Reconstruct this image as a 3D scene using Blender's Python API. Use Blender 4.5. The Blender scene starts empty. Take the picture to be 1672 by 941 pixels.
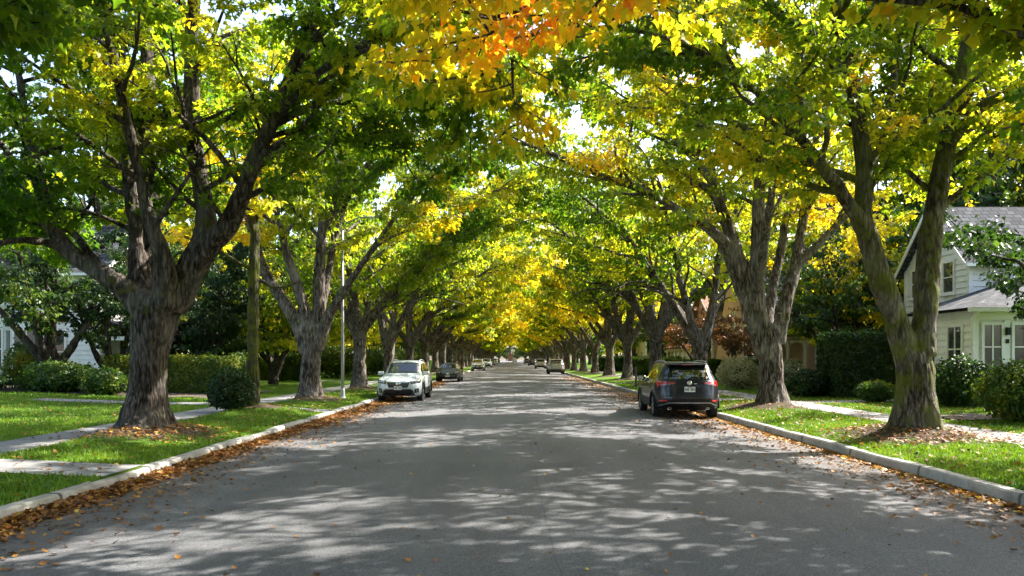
import bpy, bmesh, math, random
import numpy as np
from mathutils import Vector, Matrix
R = math.radians
PI = math.pi
SC = bpy.context.scene
COL = SC.collection
rnd = random.Random(7)

# ---------------------------------------------------------------- basics
F, CX, HZ, EYE = 1300.0, 834.0, 585.0, 1.80      # focal length / vanishing point of the view, eye height

def at(px, py, Y):
    return np.array([(px - CX) / F * Y, Y, EYE + (HZ - py) / F * Y])

def link(o, parent=None):
    COL.objects.link(o)
    if parent is not None:
        o.parent = parent
    return o

def tag(o, label=None, cat=None, group=None, kind=None):
    if label: o['label'] = label
    if cat: o['category'] = cat
    if group: o['group'] = group
    if kind: o['kind'] = kind
    return o

def empty(name, loc=(0, 0, 0), rz=0.0):
    o = bpy.data.objects.new(name, None)
    o.empty_display_size = .2
    o.location = loc
    o.rotation_euler = (0, 0, rz)
    return link(o)

def mobj(name, me, mats, parent=None, smooth=False):
    if not isinstance(mats, (list, tuple)): mats = [mats]
    if len(me.materials) == 0:
        for m in mats: me.materials.append(m)
    if smooth:
        me.polygons.foreach_set('use_smooth', np.ones(len(me.polygons), dtype=bool))
    return link(bpy.data.objects.new(name, me), parent)

def np_mesh(name, V, Fc, attr=None, smooth=False):
    """V (n,3); Fc list of (m,k) int arrays of equal-size faces"""
    me = bpy.data.meshes.new(name)
    V = np.asarray(V, dtype=np.float32)
    Fl = [np.asarray(f, dtype=np.int32) for f in (Fc if isinstance(Fc, list) else [Fc]) if len(f)]
    me.vertices.add(len(V)); me.vertices.foreach_set('co', V.ravel())
    idx = np.concatenate([f.ravel() for f in Fl])
    tot = np.concatenate([np.full(len(f), f.shape[1], dtype=np.int32) for f in Fl])
    st = np.concatenate([[0], np.cumsum(tot)[:-1]]).astype(np.int32)
    me.loops.add(len(idx)); me.loops.foreach_set('vertex_index', idx)
    me.polygons.add(len(tot)); me.polygons.foreach_set('loop_start', st); me.polygons.foreach_set('loop_total', tot)
    if smooth: me.polygons.foreach_set('use_smooth', np.ones(len(tot), dtype=bool))
    me.update(calc_edges=True)
    if attr:
        for k, (dom, arr) in attr.items():
            a = me.attributes.new(k, 'FLOAT', dom)
            a.data.foreach_set('value', np.asarray(arr, dtype=np.float32))
    return me

class MB:
    """collects boxes, tubes, polygons into one mesh"""
    def __init__(s): s.V, s.Fa, s.n = [], [], 0
    def add(s, V, Fs):
        s.V += [tuple(map(float, v)) for v in V]
        s.Fa += [[i + s.n for i in f] for f in Fs]
        s.n += len(V); return s
    def box(s, x0, x1, y0, y1, z0, z1):
        V = [(x, y, z) for z in (z0, z1) for x, y in ((x0, y0), (x1, y0), (x1, y1), (x0, y1))]
        return s.add(V, [(3, 2, 1, 0), (4, 5, 6, 7), (0, 1, 5, 4), (1, 2, 6, 5), (2, 3, 7, 6), (3, 0, 4, 7)])
    def prism(s, poly, axis, a0, a1):
        """poly in the two other axes, extruded along axis"""
        n = len(poly)
        def P(p, a):
            return (a, p[0], p[1]) if axis == 0 else (p[0], a, p[1]) if axis == 1 else (p[0], p[1], a)
        V = [P(p, a0) for p in poly] + [P(p, a1) for p in poly]
        return s.add(V, [tuple(range(n))[::-1], tuple(range(n, 2 * n))] + [(i, (i + 1) % n, n + (i + 1) % n, n + i) for i in range(n)])
    def tube(s, pts, rad, n=8, caps=True):
        pts = np.asarray(pts, float); k = len(pts)
        rad = np.broadcast_to(np.asarray(rad, float), (k,))
        V, Fs = tube_np(pts, rad, n)
        Fs = [tuple(f) for f in Fs]
        if caps: Fs += [tuple(range(n))[::-1], tuple(range((k - 1) * n, k * n))]
        return s.add(V, Fs)
    def lathe(s, prof, n=20, c=(0, 0, 0), axis=2):
        """prof [(r, h)]"""
        V = []
        for r, h in prof:
            for i in range(n):
                a = 2 * PI * i / n
                p = (r * math.cos(a), r * math.sin(a), h)
                if axis == 0: p = (p[2], p[0], p[1])
                V.append((p[0] + c[0], p[1] + c[1], p[2] + c[2]))
        Fs = [(j * n + i, j * n + (i + 1) % n, (j + 1) * n + (i + 1) % n, (j + 1) * n + i) for j in range(len(prof) - 1) for i in range(n)]
        Fs += [tuple(range(n))[::-1], tuple(range((len(prof) - 1) * n, len(prof) * n))]
        return s.add(V, Fs)
    def xf(s, M):
        s.V = [tuple(M @ Vector(v)) for v in s.V]; return s
    def mesh(s, name, bevel=0.0, smooth=False):
        me = bpy.data.meshes.new(name)
        me.from_pydata(s.V, [], s.Fa)
        bm = bmesh.new(); bm.from_mesh(me)
        bmesh.ops.recalc_face_normals(bm, faces=bm.faces)
        if bevel: bmesh.ops.bevel(bm, geom=list(bm.edges), offset=bevel, segments=1, affect='EDGES', profile=.5)
        bm.to_mesh(me); bm.free()
        if smooth: me.polygons.foreach_set('use_smooth', np.ones(len(me.polygons), dtype=bool))
        me.update()
        return me
    def build(s, name, mat, parent=None, bevel=0.0, smooth=False):
        return mobj(name, s.mesh(name, bevel, smooth), mat, parent)

def tube_np(pts, rad, n, phase=0.0):
    k = len(pts)
    T = np.gradient(pts, axis=0) if k > 1 else np.array([[0, 0, 1.]])
    T /= np.linalg.norm(T, axis=1, keepdims=True) + 1e-9
    V = np.zeros((k, n, 3)); ref = np.array([1., 0, 0]) if abs(T[0, 0]) < .9 else np.array([0, 1., 0])
    ang = 2 * PI * np.arange(n) / n + phase
    for i in range(k):
        a = ref - T[i] * ref.dot(T[i]); a /= np.linalg.norm(a) + 1e-9
        b = np.cross(T[i], a); ref = a
        V[i] = pts[i] + rad[i] * (np.cos(ang)[:, None] * a + np.sin(ang)[:, None] * b)
    j = np.arange(k - 1)[:, None] * n; i = np.arange(n)[None, :]; i2 = (i + 1) % n
    Fs = np.stack([j + i, j + i2, j + n + i2, j + n + i], -1).reshape(-1, 4)
    return V.reshape(-1, 3), Fs

def _hash(ix, iy, iz, seed):
    h = (ix.astype(np.int64) * 374761393 + iy.astype(np.int64) * 668265263 + iz.astype(np.int64) * 2147483647 + seed * 1274126177) & 0xffffffff
    h = ((h ^ (h >> 13)) * 1274126177) & 0xffffffff
    h = ((h ^ (h >> 16)) * 2246822519) & 0xffffffff
    return ((h ^ (h >> 15)) & 0xffffff) / float(0xffffff)

def vnoise(P, seed=0):
    P = np.asarray(P, float); i = np.floor(P); f = P - i; u = f * f * (3 - 2 * f); i = i.astype(np.int64)
    o = 0
    for dx in (0, 1):
        for dy in (0, 1):
            for dz in (0, 1):
                w = (u[:, 0] if dx else 1 - u[:, 0]) * (u[:, 1] if dy else 1 - u[:, 1]) * (u[:, 2] if dz else 1 - u[:, 2])
                o = o + w * _hash(i[:, 0] + dx, i[:, 1] + dy, i[:, 2] + dz, seed)
    return o
def fbm(P, seed=0, oct=3):
    P = np.asarray(P, float); s = 0; a = .5; t = 0
    for k in range(oct):
        s = s + a * vnoise(P * 2 ** k, seed + k * 17); t += a; a *= .5
    return s / t

# ---------------------------------------------------------------- materials
def mat(name):
    m = bpy.data.materials.new(name); m.use_nodes = True
    nt = m.node_tree
    return m, nt, nt.nodes['Principled BSDF'], nt.nodes['Material Output']
def N(nt, typ, **kw):
    n = nt.nodes.new(typ)
    for k, v in kw.items():
        if k in n.inputs: n.inputs[k].default_value = v
        else: setattr(n, k, v)
    return n
def L(nt, a, b): nt.links.new(a, b)
def ramp(nt, fac, stops, interp='LINEAR'):
    r = N(nt, 'ShaderNodeValToRGB'); r.color_ramp.interpolation = interp
    e = r.color_ramp.elements
    while len(e) < len(stops): e.new(.5)
    for i, (p, c) in enumerate(stops):
        e[i].position = p; e[i].color = (*c, 1) if len(c) == 3 else c
    L(nt, fac, r.inputs[0]); return r.outputs[0]
def coords(nt, scale=(1, 1, 1), src='Object'):
    t = N(nt, 'ShaderNodeTexCoord'); mp = N(nt, 'ShaderNodeMapping'); mp.inputs['Scale'].default_value = scale
    L(nt, t.outputs[src], mp.inputs[0]); return mp.outputs[0]
def noise(nt, vec, scale, detail=4, rough=.6, dist=0):
    n = N(nt, 'ShaderNodeTexNoise'); n.inputs['Scale'].default_value = scale; n.inputs['Detail'].default_value = detail
    n.inputs['Roughness'].default_value = rough; n.inputs['Distortion'].default_value = dist
    L(nt, vec, n.inputs['Vector']); return n.outputs['Fac']
def math_(nt, op, a, b=None, clamp=False):
    n = N(nt, 'ShaderNodeMath'); n.operation = op; n.use_clamp = clamp
    for i, x in enumerate((a, b)):
        if x is None: continue
        if isinstance(x, (int, float)): n.inputs[i].default_value = x
        else: L(nt, x, n.inputs[i])
    return n.outputs[0]
def mix(nt, fac, a, b, mode='MIX'):
    n = N(nt, 'ShaderNodeMixRGB'); n.blend_type = mode
    for i, x in zip((0, 1, 2), (fac, a, b)):
        if isinstance(x, (int, float)): n.inputs[i].default_value = x
        elif isinstance(x, tuple): n.inputs[i].default_value = (*x, 1) if len(x) == 3 else x
        else: L(nt, x, n.inputs[i])
    return n.outputs[0]
def bump(nt, h, strength, dist, bsdf):
    b = N(nt, 'ShaderNodeBump'); b.inputs['Strength'].default_value = strength; b.inputs['Distance'].default_value = dist
    L(nt, h, b.inputs['Height']); L(nt, b.outputs[0], bsdf.inputs['Normal'])

def simple(name, col, rough=.6, metal=0.0, spec=.5, coat=0.0, var=.12, scale=6.0, dirt=None):
    m, nt, b, o = mat(name)
    v = coords(nt); n = noise(nt, v, scale, 5)
    c0 = tuple(c * (1 - var) for c in col); c1 = tuple(min(1, c * (1 + var)) for c in col)
    c = ramp(nt, n, [(.3, c0), (.7, c1)])
    if dirt:
        n2 = noise(nt, v, 1.7, 6, .7)
        c = mix(nt, ramp(nt, n2, [(.5, (0, 0, 0)), (.75, (.6, .6, .6))]), c, dirt)
    L(nt, c, b.inputs['Base Color'])
    b.inputs['Roughness'].default_value = rough; b.inputs['Metallic'].default_value = metal
    b.inputs['Specular IOR Level'].default_value = spec; b.inputs['Coat Weight'].default_value = coat
    b.inputs['Coat Roughness'].default_value = .03
    return m

LEAF_RAMP = [(.0, (.028, .075, .007)), (.24, (.055, .12, .008)), (.42, (.115, .18, .010)), (.58, (.24, .265, .013)),
             (.74, (.43, .37, .016)), (.88, (.56, .33, .018)), (1., (.54, .19, .014))]
def leaf_mat(name, stops, trans=.6, tboost=2.3, rough=.45, spec=.35):
    m, nt, b, o = mat(name)
    a = N(nt, 'ShaderNodeAttribute'); a.attribute_name = 'ripe'
    oi = N(nt, 'ShaderNodeObjectInfo')
    sep = N(nt, 'ShaderNodeSeparateColor'); L(nt, oi.outputs['Color'], sep.inputs[0])
    f = math_(nt, 'ADD', a.outputs['Fac'], math_(nt, 'SUBTRACT', sep.outputs[0], .5), True)
    c = ramp(nt, f, stops)
    L(nt, c, b.inputs['Base Color'])
    b.inputs['Roughness'].default_value = rough; b.inputs['Specular IOR Level'].default_value = spec
    t = N(nt, 'ShaderNodeBsdfTranslucent')
    tc = mix(nt, 1.0, c, (tboost * 1.15, tboost * 1.05, tboost * .6), 'MULTIPLY')
    L(nt, tc, t.inputs['Color'])
    ms = N(nt, 'ShaderNodeMixShader'); ms.inputs[0].default_value = trans
    L(nt, b.outputs[0], ms.inputs[1]); L(nt, t.outputs[0], ms.inputs[2]); L(nt, ms.outputs[0], o.inputs['Surface'])
    return m

def bark_mat(name):
    m, nt, b, o = mat(name)
    v = coords(nt, (7, 7, 1.3)); v2 = coords(nt, (1, 1, 1)); v3 = coords(nt, (22, 22, 5))
    oi = N(nt, 'ShaderNodeObjectInfo'); sep = N(nt, 'ShaderNodeSeparateColor'); L(nt, oi.outputs['Color'], sep.inputs[0])
    n1 = noise(nt, v, 1.6, 8, .65, .6); n2 = noise(nt, v2, 1.3, 4); n3 = noise(nt, v3, 1.0, 6, .7)
    fur = math_(nt, 'ADD', math_(nt, 'MULTIPLY', n1, .65), math_(nt, 'MULTIPLY', n3, .35))
    vo = N(nt, 'ShaderNodeTexVoronoi'); vo.feature = 'DISTANCE_TO_EDGE'; vo.inputs['Scale'].default_value = 1.25
    wv = N(nt, 'ShaderNodeVectorMath'); wv.operation = 'ADD'; nz = N(nt, 'ShaderNodeTexNoise'); nz.inputs['Scale'].default_value = 1.2; nz.inputs['Detail'].default_value = 4
    L(nt, v, nz.inputs['Vector']); L(nt, coords(nt, (8.5, 8.5, 1.5)), wv.inputs[0]); L(nt, nz.outputs['Color'], wv.inputs[1]); L(nt, wv.outputs[0], vo.inputs['Vector'])
    pl = ramp(nt, vo.outputs['Distance'], [(0, (0, 0, 0)), (.22, (1, 1, 1))])
    fur = math_(nt, 'ADD', math_(nt, 'MULTIPLY', fur, .8), math_(nt, 'MULTIPLY', pl, .11))
    c = ramp(nt, fur, [(.38, (.016, .012, .010)), (.47, (.075, .060, .048)), (.56, (.19, .158, .132)), (.66, (.33, .29, .255))])
    c = mix(nt, math_(nt, 'MULTIPLY', ramp(nt, n2, [(.45, (0, 0, 0)), (.65, (1, 1, 1))]), .35), c, (.26, .24, .22))
    br = math_(nt, 'MULTIPLY', sep.outputs[1], 2.0)
    comb = N(nt, 'ShaderNodeCombineColor'); [L(nt, br, comb.inputs[i]) for i in range(3)]
    c = mix(nt, 1.0, c, comb.outputs[0], 'MULTIPLY')
    mo = noise(nt, v2, 2.1, 5, .65)
    mfac = math_(nt, 'MULTIPLY', math_(nt, 'ADD', math_(nt, 'SUBTRACT', mo, .62), math_(nt, 'MULTIPLY', sep.outputs[0], .35)), 6.0, True)
    c = mix(nt, math_(nt, 'MULTIPLY', mfac, .8), c, mix(nt, n3, (.05, .07, .008), (.16, .17, .02)))
    L(nt, c, b.inputs['Base Color']); b.inputs['Roughness'].default_value = .9; b.inputs['Specular IOR Level'].default_value = .15
    bump(nt, fur, 1.0, .09, b)
    return m

def asphalt_mat():
    m, nt, b, o = mat('asphalt')
    v = coords(nt)
    n0 = noise(nt, v, .35, 5, .6); n1 = noise(nt, v, 95, 3, .85); n2 = noise(nt, v, 30, 4, .8); n3 = noise(nt, coords(nt, (1.2, .12, 1)), 1.0, 5)
    c = ramp(nt, n1, [(.32, (.054, .057, .064)), (.5, (.122, .126, .134)), (.66, (.275, .278, .284))])
    c = mix(nt, .75, c, ramp(nt, n2, [(.32, (.55, .55, .56)), (.5, (1, 1, 1)), (.68, (1.4, 1.39, 1.37))]), 'MULTIPLY')
    c = mix(nt, .8, c, ramp(nt, n0, [(.3, (.74, .74, .76)), (.7, (1.14, 1.12, 1.1))]), 'MULTIPLY')
    c = mix(nt, .55, c, ramp(nt, n3, [(.35, (.75, .74, .74)), (.65, (1.12, 1.12, 1.12))]), 'MULTIPLY')
    # dirt towards the gutters (real stain)
    g = N(nt, 'ShaderNodeTexCoord'); s = N(nt, 'ShaderNodeSeparateXYZ'); L(nt, g.outputs['Object'], s.inputs[0])
    ax = math_(nt, 'ABSOLUTE', math_(nt, 'SUBTRACT', s.outputs[0], .33))
    e = math_(nt, 'ADD', math_(nt, 'MULTIPLY', math_(nt, 'SUBTRACT', ax, 4.3), .55), math_(nt, 'MULTIPLY', math_(nt, 'SUBTRACT', n0, .5), 1.6), True)
    e = math_(nt, 'MULTIPLY', e, ramp(nt, n2, [(.35, (.15, .15, .15)), (.6, (1, 1, 1))]))
    c = mix(nt, math_(nt, 'MULTIPLY', e, .8), c, (.10, .068, .045))
    # centre seam and cracks
    w = N(nt, 'ShaderNodeTexVoronoi'); w.feature = 'DISTANCE_TO_EDGE'; w.inputs['Scale'].default_value = .28
    dv = N(nt, 'ShaderNodeVectorMath'); dv.operation = 'ADD'
    nz = N(nt, 'ShaderNodeTexNoise'); nz.inputs['Scale'].default_value = 1.4; nz.inputs['Detail'].default_value = 6; L(nt, v, nz.inputs['Vector'])
    L(nt, v, dv.inputs[0]); L(nt, nz.outputs['Color'], dv.inputs[1]); L(nt, dv.outputs[0], w.inputs['Vector'])
    cr = ramp(nt, w.outputs['Distance'], [(.0, (1, 1, 1)), (.006, (0, 0, 0))])
    crm = ramp(nt, noise(nt, v, .23, 2), [(.5, (0, 0, 0)), (.6, (1, 1, 1))])
    cx = math_(nt, 'ABSOLUTE', math_(nt, 'SUBTRACT', math_(nt, 'ADD', s.outputs[0], math_(nt, 'MULTIPLY', n0, .25)), .5))
    seam = math_(nt, 'MULTIPLY', math_(nt, 'LESS_THAN', cx, .007), ramp(nt, n2, [(.42, (0, 0, 0)), (.55, (1, 1, 1))]))
    k = math_(nt, 'MAXIMUM', math_(nt, 'MULTIPLY', cr, crm), seam)
    c = mix(nt, math_(nt, 'MULTIPLY', k, .6), c, (.04, .04, .042))
    L(nt, c, b.inputs['Base Color']); b.inputs['Roughness'].default_value = .85; b.inputs['Specular IOR Level'].default_value = .3
    h = math_(nt, 'ADD', n1, math_(nt, 'MULTIPLY', n2, .6))
    bump(nt, h, .9, .016, b)
    return m

def concrete_mat(name, base, joint=0.0):
    m, nt, b, o = mat(name)
    v = coords(nt); n0 = noise(nt, v, 1.1, 6, .7); n1 = noise(nt, v, 60, 3, .7); n2 = noise(nt, coords(nt, (6, 2, 1.5)), 2.2, 6, .7)
    c = ramp(nt, n0, [(.3, tuple(x * .62 for x in base)), (.55, base), (.75, tuple(x * 1.15 for x in base))])
    c = mix(nt, .6, c, ramp(nt, n2, [(.35, (.62, .6, .57)), (.6, (1.08, 1.08, 1.08))]), 'MULTIPLY')
    c = mix(nt, .35, c, ramp(nt, n1, [(.3, (.6, .6, .6)), (.7, (1.3, 1.3, 1.3))]), 'MULTIPLY')
    if joint:
        g = N(nt, 'ShaderNodeTexCoord'); s = N(nt, 'ShaderNodeSeparateXYZ'); L(nt, g.outputs['Object'], s.inputs[0])
        fr = math_(nt, 'FRACT', math_(nt, 'DIVIDE', s.outputs[1], joint))
        c = mix(nt, math_(nt, 'MULTIPLY', math_(nt, 'LESS_THAN', fr, .02), .75), c, (.05, .045, .035))
    L(nt, c, b.inputs['Base Color']); b.inputs['Roughness'].default_value = .85
    bump(nt, math_(nt, 'ADD', n1, n0), .3, .01, b)
    return m

def lawn_mat():
    m, nt, b, o = mat('lawn_turf')
    v = coords(nt)
    n0 = noise(nt, v, .7, 5, .65); n1 = noise(nt, v, 45, 4, .75); n2 = noise(nt, v, 4, 5, .7)
    c = ramp(nt, n1, [(.3, (.025, .062, .007)), (.5, (.075, .145, .013)), (.7, (.14, .23, .024))])
    c = mix(nt, .7, c, ramp(nt, n0, [(.3, (.7, .85, .7)), (.7, (1.25, 1.1, 1.0))]), 'MULTIPLY')
    a = N(nt, 'ShaderNodeAttribute'); a.attribute_name = 'soil'
    sf = math_(nt, 'MULTIPLY', math_(nt, 'SUBTRACT', math_(nt, 'ADD', a.outputs['Fac'], math_(nt, 'MULTIPLY', math_(nt, 'SUBTRACT', n2, .5), .9)), .45), 5.0, True)
    sc = ramp(nt, n1, [(.3, (.03, .022, .016)), (.55, (.085, .062, .045)), (.75, (.17, .13, .10))])
    c = mix(nt, sf, c, sc)
    L(nt, c, b.inputs['Base Color']); b.inputs['Roughness'].default_value = .95; b.inputs['Specular IOR Level'].default_value = .1
    bump(nt, math_(nt, 'ADD', n1, n2), .8, .04, b)
    return m

def glass_mat(name, col=(.012, .014, .015), rough=.04):
    m, nt, b, o = mat(name)
    v = coords(nt); n = noise(nt, v, 1.5, 3)
    L(nt, ramp(nt, n, [(.3, tuple(c * .6 for c in col)), (.7, tuple(c * 1.6 for c in col))]), b.inputs['Base Color'])
    b.inputs['Roughness'].default_value = rough; b.inputs['Specular IOR Level'].default_value = .7
    b.inputs['IOR'].default_value = 1.6
    return m

def shingle_mat(name, c0, c1):
    m, nt, b, o = mat(name)
    t = N(nt, 'ShaderNodeUVMap')
    br = N(nt, 'ShaderNodeTexBrick'); br.inputs['Scale'].default_value = 1.0
    br.inputs['Color1'].default_value = (*c0, 1); br.inputs['Color2'].default_value = (*c1, 1); br.inputs['Mortar'].default_value = (*(x * .3 for x in c0), 1)
    br.inputs['Mortar Size'].default_value = .022; br.inputs['Brick Width'].default_value = .34; br.inputs['Row Height'].default_value = .25
    L(nt, t.outputs[0], br.inputs['Vector'])
    n = noise(nt, coords(nt), 5, 5, .7)
    c = mix(nt, .7, br.outputs['Color'], ramp(nt, n, [(.3, (.55, .55, .55)), (.7, (1.25, 1.25, 1.25))]), 'MULTIPLY')
    L(nt, c, b.inputs['Base Color']); b.inputs['Roughness'].default_value = .9; b.inputs['Specular IOR Level'].default_value = .12
    bump(nt, br.outputs['Fac'], -.6, .02, b)
    return m

M = {}
M['leaf'] = leaf_mat('maple_leaf', LEAF_RAMP)
M['yard_leaf'] = leaf_mat('yard_leaf', [(0, (.012, .032, .009)), (.35, (.028, .068, .014)), (.55, (.06, .12, .016)), (.75, (.16, .20, .02)), (1, (.36, .27, .02))], .4, 1.5)
M['red_leaf'] = leaf_mat('red_leaf', [(0, (.04, .03, .012)), (.4, (.12, .055, .022)), (.7, (.24, .10, .035)), (1, (.38, .2, .05))], .3, 1.2)
M['pale_leaf'] = leaf_mat('pale_leaf', [(0, (.07, .09, .04)), (.5, (.2, .22, .11)), (1, (.42, .40, .26))], .3, 1.2)
M['ground_leaf'] = leaf_mat('fallen_leaf', [(0, (.035, .02, .012)), (.35, (.13, .06, .022)), (.6, (.27, .115, .028)), (.8, (.42, .2, .035)), (1, (.52, .36, .06))], .15, 1.2, .6)
M['grass'] = leaf_mat('grass_blade', [(0, (.03, .085, .006)), (.5, (.105, .205, .012)), (1, (.21, .30, .025))], .35, 1.5, .5)
M['bark'] = bark_mat('bark')
M['asphalt'] = asphalt_mat()
M['kerb'] = concrete_mat('kerb_concrete', (.36, .35, .33), 2.4)
M['walk'] = concrete_mat('walk_concrete', (.235, .23, .225), 1.25)
M['lawn'] = lawn_mat()
M['soil'] = simple('garden_soil', (.07, .052, .038), .95, var=.5, scale=25)
M['white'] = simple('white_siding', (.77, .76, .73), .55, var=.05, dirt=(.5, .48, .44))
M['cream'] = simple('cream_stucco', (.66, .56, .38), .8, var=.08)
M['peach'] = simple('peach_stucco', (.62, .40, .24), .85, var=.1)
M['brick'] = simple('terracotta', (.38, .17, .09), .85, var=.2, scale=14)
M['trim'] = simple('white_trim', (.78, .77, .74), .5, var=.04)
M['slate'] = shingle_mat('slate_shingle', (.035, .038, .046), (.11, .114, .122))
M['greyroof'] = shingle_mat('grey_shingle', (.22, .22, .23), (.32, .32, .33))
M['redroof'] = shingle_mat('red_shingle', (.30, .14, .09), (.42, .22, .15))
M['winglass'] = glass_mat('window_glass', (.05, .055, .05), .03)
M['dark'] = simple('dark_interior', (.015, .015, .015), .8)
M['steel'] = simple('galvanised_steel', (.36, .37, .38), .5, .6, var=.1)
M['wood'] = simple('weathered_wood', (.12, .10, .08), .9, var=.3, scale=20)
# car materials
def paint(name, col, metal=0.0, rough=.32):
    m = simple(name, col, rough, metal, .5, .35 if max(col) < .1 else .8, .05, 3.0); return m
M['p_white'] = paint('pearl_white_paint', (.52, .58, .61), .1, .3)
M['p_black'] = paint('blue_black_paint', (.002, .0035, .011))
M['p_dark'] = paint('black_paint', (.012, .012, .014))
M['p_silver'] = paint('silver_paint', (.42, .43, .44), .5)
M['p_grey'] = paint('grey_paint', (.13, .135, .14), .4)
M['carglass'] = glass_mat('car_glass', (.008, .011, .010), .02)
M['plastic'] = simple('black_plastic', (.008, .008, .009), .55, spec=.3)
M['tyre'] = simple('rubber', (.014, .014, .014), .85)
M['rim'] = simple('alloy', (.42, .43, .44), .3, .9)
M['chrome'] = simple('chrome', (.72, .73, .74), .12, 1.0, var=.02)
M['lens'] = glass_mat('headlamp_lens', (.20, .21, .22), .06)
M['red_lens'] = glass_mat('red_lens', (.40, .012, .012), .08)
M['plate'] = simple('plate_white', (.66, .67, .68), .45, var=.04)

# ---------------------------------------------------------------- ground heights
LK, RK = -5.42, 6.14                       # kerb faces
LW0, LW1, RW0, RW1 = -9.35, -8.15, 9.0, 10.25   # footpaths
TREES_L = [16.3, 29.6, 39.5, 49, 59, 69.6, 79]
TREES_R = [16.0, 25.3, 34.4, 45, 56, 66, 77.5, 90]
XL, XR = -7.35, 8.15
# positions of every trunk that has a soil mound
L_POS = [(-7.4, 16.3), (-7.45, 29.6), (-7.5, 39.5), (-7.5, 49), (-7.5, 59), (-7.5, 69.6), (-7.5, 79)]
R_POS = [(8.1, 16.0), (8.25, 25.3), (8.2, 34.4), (8.2, 45), (8.2, 56), (8.2, 66), (8.2, 77.5), (8.2, 90)]
THIN = (-7.3, 23.2)
y = 89.0
while y < 350: L_POS.append((-7.5 + rnd.uniform(-.25, .25), y)); y += rnd.uniform(8.8, 11)
y = 101.0
while y < 350: R_POS.append((8.2 + rnd.uniform(-.25, .25), y)); y += rnd.uniform(9, 11.5)
L_POS = [(-7.4, 6.0)] + L_POS
R_POS = [(8.2, 8.0)] + R_POS

def sstep(a, b, x):
    t = np.clip((x - a) / (b - a), 0, 1); return t * t * (3 - 2 * t)

def ground_h(x, y):
    x = np.asarray(x, float); y = np.asarray(y, float)
    l = -x; ins = np.where(x < 0, l + LK, x - RK)
    h = .165 + .09 * sstep(0, 2.5, ins) + .28 * sstep(4.5, 16, ins)
    edge_in = np.where(x < 0, sstep(LK - .25, LK - .9, x) * sstep(LW1 - .0, LW1 + .35, x), sstep(RK + .25, RK + .9, x) * sstep(RW0, RW0 - .35, x))
    m = np.zeros_like(h)
    for (tx, ty) in (L_POS + R_POS + [THIN]):
        if ty > 100: continue
        d2 = (x - tx) ** 2 + ((y - ty) * .8) ** 2
        m = np.maximum(m, .20 * np.exp(-d2 / 1.15))
    return h + m * edge_in
def soil_f(x, y):
    s = np.zeros_like(x)
    for i, (tx, ty) in enumerate(L_POS + R_POS + [THIN]):
        if ty > 130: continue
        r = 1.15 if tx < 0 else 1.35
        if (tx, ty) == THIN: r = .6
        d = np.sqrt((x - tx) ** 2 + ((y - ty) * .85) ** 2)
        s = np.maximum(s, np.clip(1.15 - .55 * d / r, 0, 1))
    return s

def grid_sheet(name, xs, ys, hf, mat_, kind='structure', lift=0.0, soil=None):
    xs = np.asarray(xs, float); ys = np.asarray(ys, float)
    X, Y = np.meshgrid(xs, ys); Z = hf(X, Y) + lift
    V = np.stack([X.ravel(), Y.ravel(), Z.ravel()], -1)
    nx, ny = len(xs), len(ys)
    j, i = np.meshgrid(np.arange(ny - 1), np.arange(nx - 1), indexing='ij')
    a = (j * nx + i).ravel()
    Fs = np.stack([a, a + 1, a + nx + 1, a + nx], -1)
    at_ = {'soil': ('POINT', soil(X.ravel(), Y.ravel()))} if soil else None
    me = np_mesh(name, V, Fs, at_, True)
    o = mobj(name, me, mat_)
    return tag(o, kind=kind)

def steps(a, b, near, far):
    """positions from a to b, spacing growing with distance"""
    out = [a]
    while out[-1] < b: out.append(out[-1] + min(far, near * max(1, out[-1] / 20)))
    return out

YS = steps(-12, 470, .22, 12)
ground = MB().add([(-900, -300, -.5), (900, -300, -.5), (900, 1500, -.5), (-900, 1500, -.5)], [(0, 1, 2, 3)]).build('ground', M['soil'])
tag(ground, kind='structure')
def road_h(X, Y):
    return .11 * (1 - ((X - .32) / 5.76) ** 2)
tag(grid_sheet('road', np.linspace(LK - .02, RK + .02, 40), YS, road_h, M['asphalt']), kind='structure')

CROSS_L = [(10.9, 12.1), (23.9, 25.0), (44, 45.2)]
CROSS_R = [(29.3, 30.5), (50, 51.2)]
def verge(xa, xb, name):
    xs = np.linspace(xa, xb, 22)
    return grid_sheet(name, xs, YS, ground_h, M['lawn'], soil=soil_f)
verge(LW1, LK - .1, 'verge'); verge(RK + .1, RW0, 'verge')
grid_sheet('lawn', np.concatenate([np.linspace(-70, -26, 10), np.linspace(-25, LW0, 40)]), YS, ground_h, M['lawn'], soil=lambda x, y: x * 0)
grid_sheet('lawn', np.concatenate([np.linspace(RW1, 26, 40), np.linspace(27, 70, 10)]), YS, ground_h, M['lawn'], soil=lambda x, y: x * 0)
for a, b in ((LW0, LW1), (RW0, RW1)):
    mb = MB(); yy = -12
    X = [a - .01, a + .015, b - .015, b + .01]
    h0 = float(ground_h(np.array([(a + b) / 2]), np.array([200.]))[0]) + .018
    mb.add([(X[0], -12, h0 - .12), (X[0], -12, h0 - .01), (X[1], -12, h0), (X[2], -12, h0), (X[3], -12, h0 - .01), (X[3], -12, h0 - .12)] +
           [(X[0], 460, h0 - .12), (X[0], 460, h0 - .01), (X[1], 460, h0), (X[2], 460, h0), (X[3], 460, h0 - .01), (X[3], 460, h0 - .12)],
           [(i, i + 1, i + 7, i + 6) for i in range(5)])
    tag(mb.build('footpath', M['walk']), kind='structure')
for side, lst in ((-1, CROSS_L), (1, CROSS_R)):
    for (y0, y1) in lst:
        xa, xb = (LW1 + .012, LK - .165) if side < 0 else (RK + .165, RW0 - .012)
        tag(grid_sheet('path', np.linspace(xa, xb, 14), np.linspace(y0, y1, 8), ground_h, M['walk'], lift=.014), kind='structure')
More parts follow.
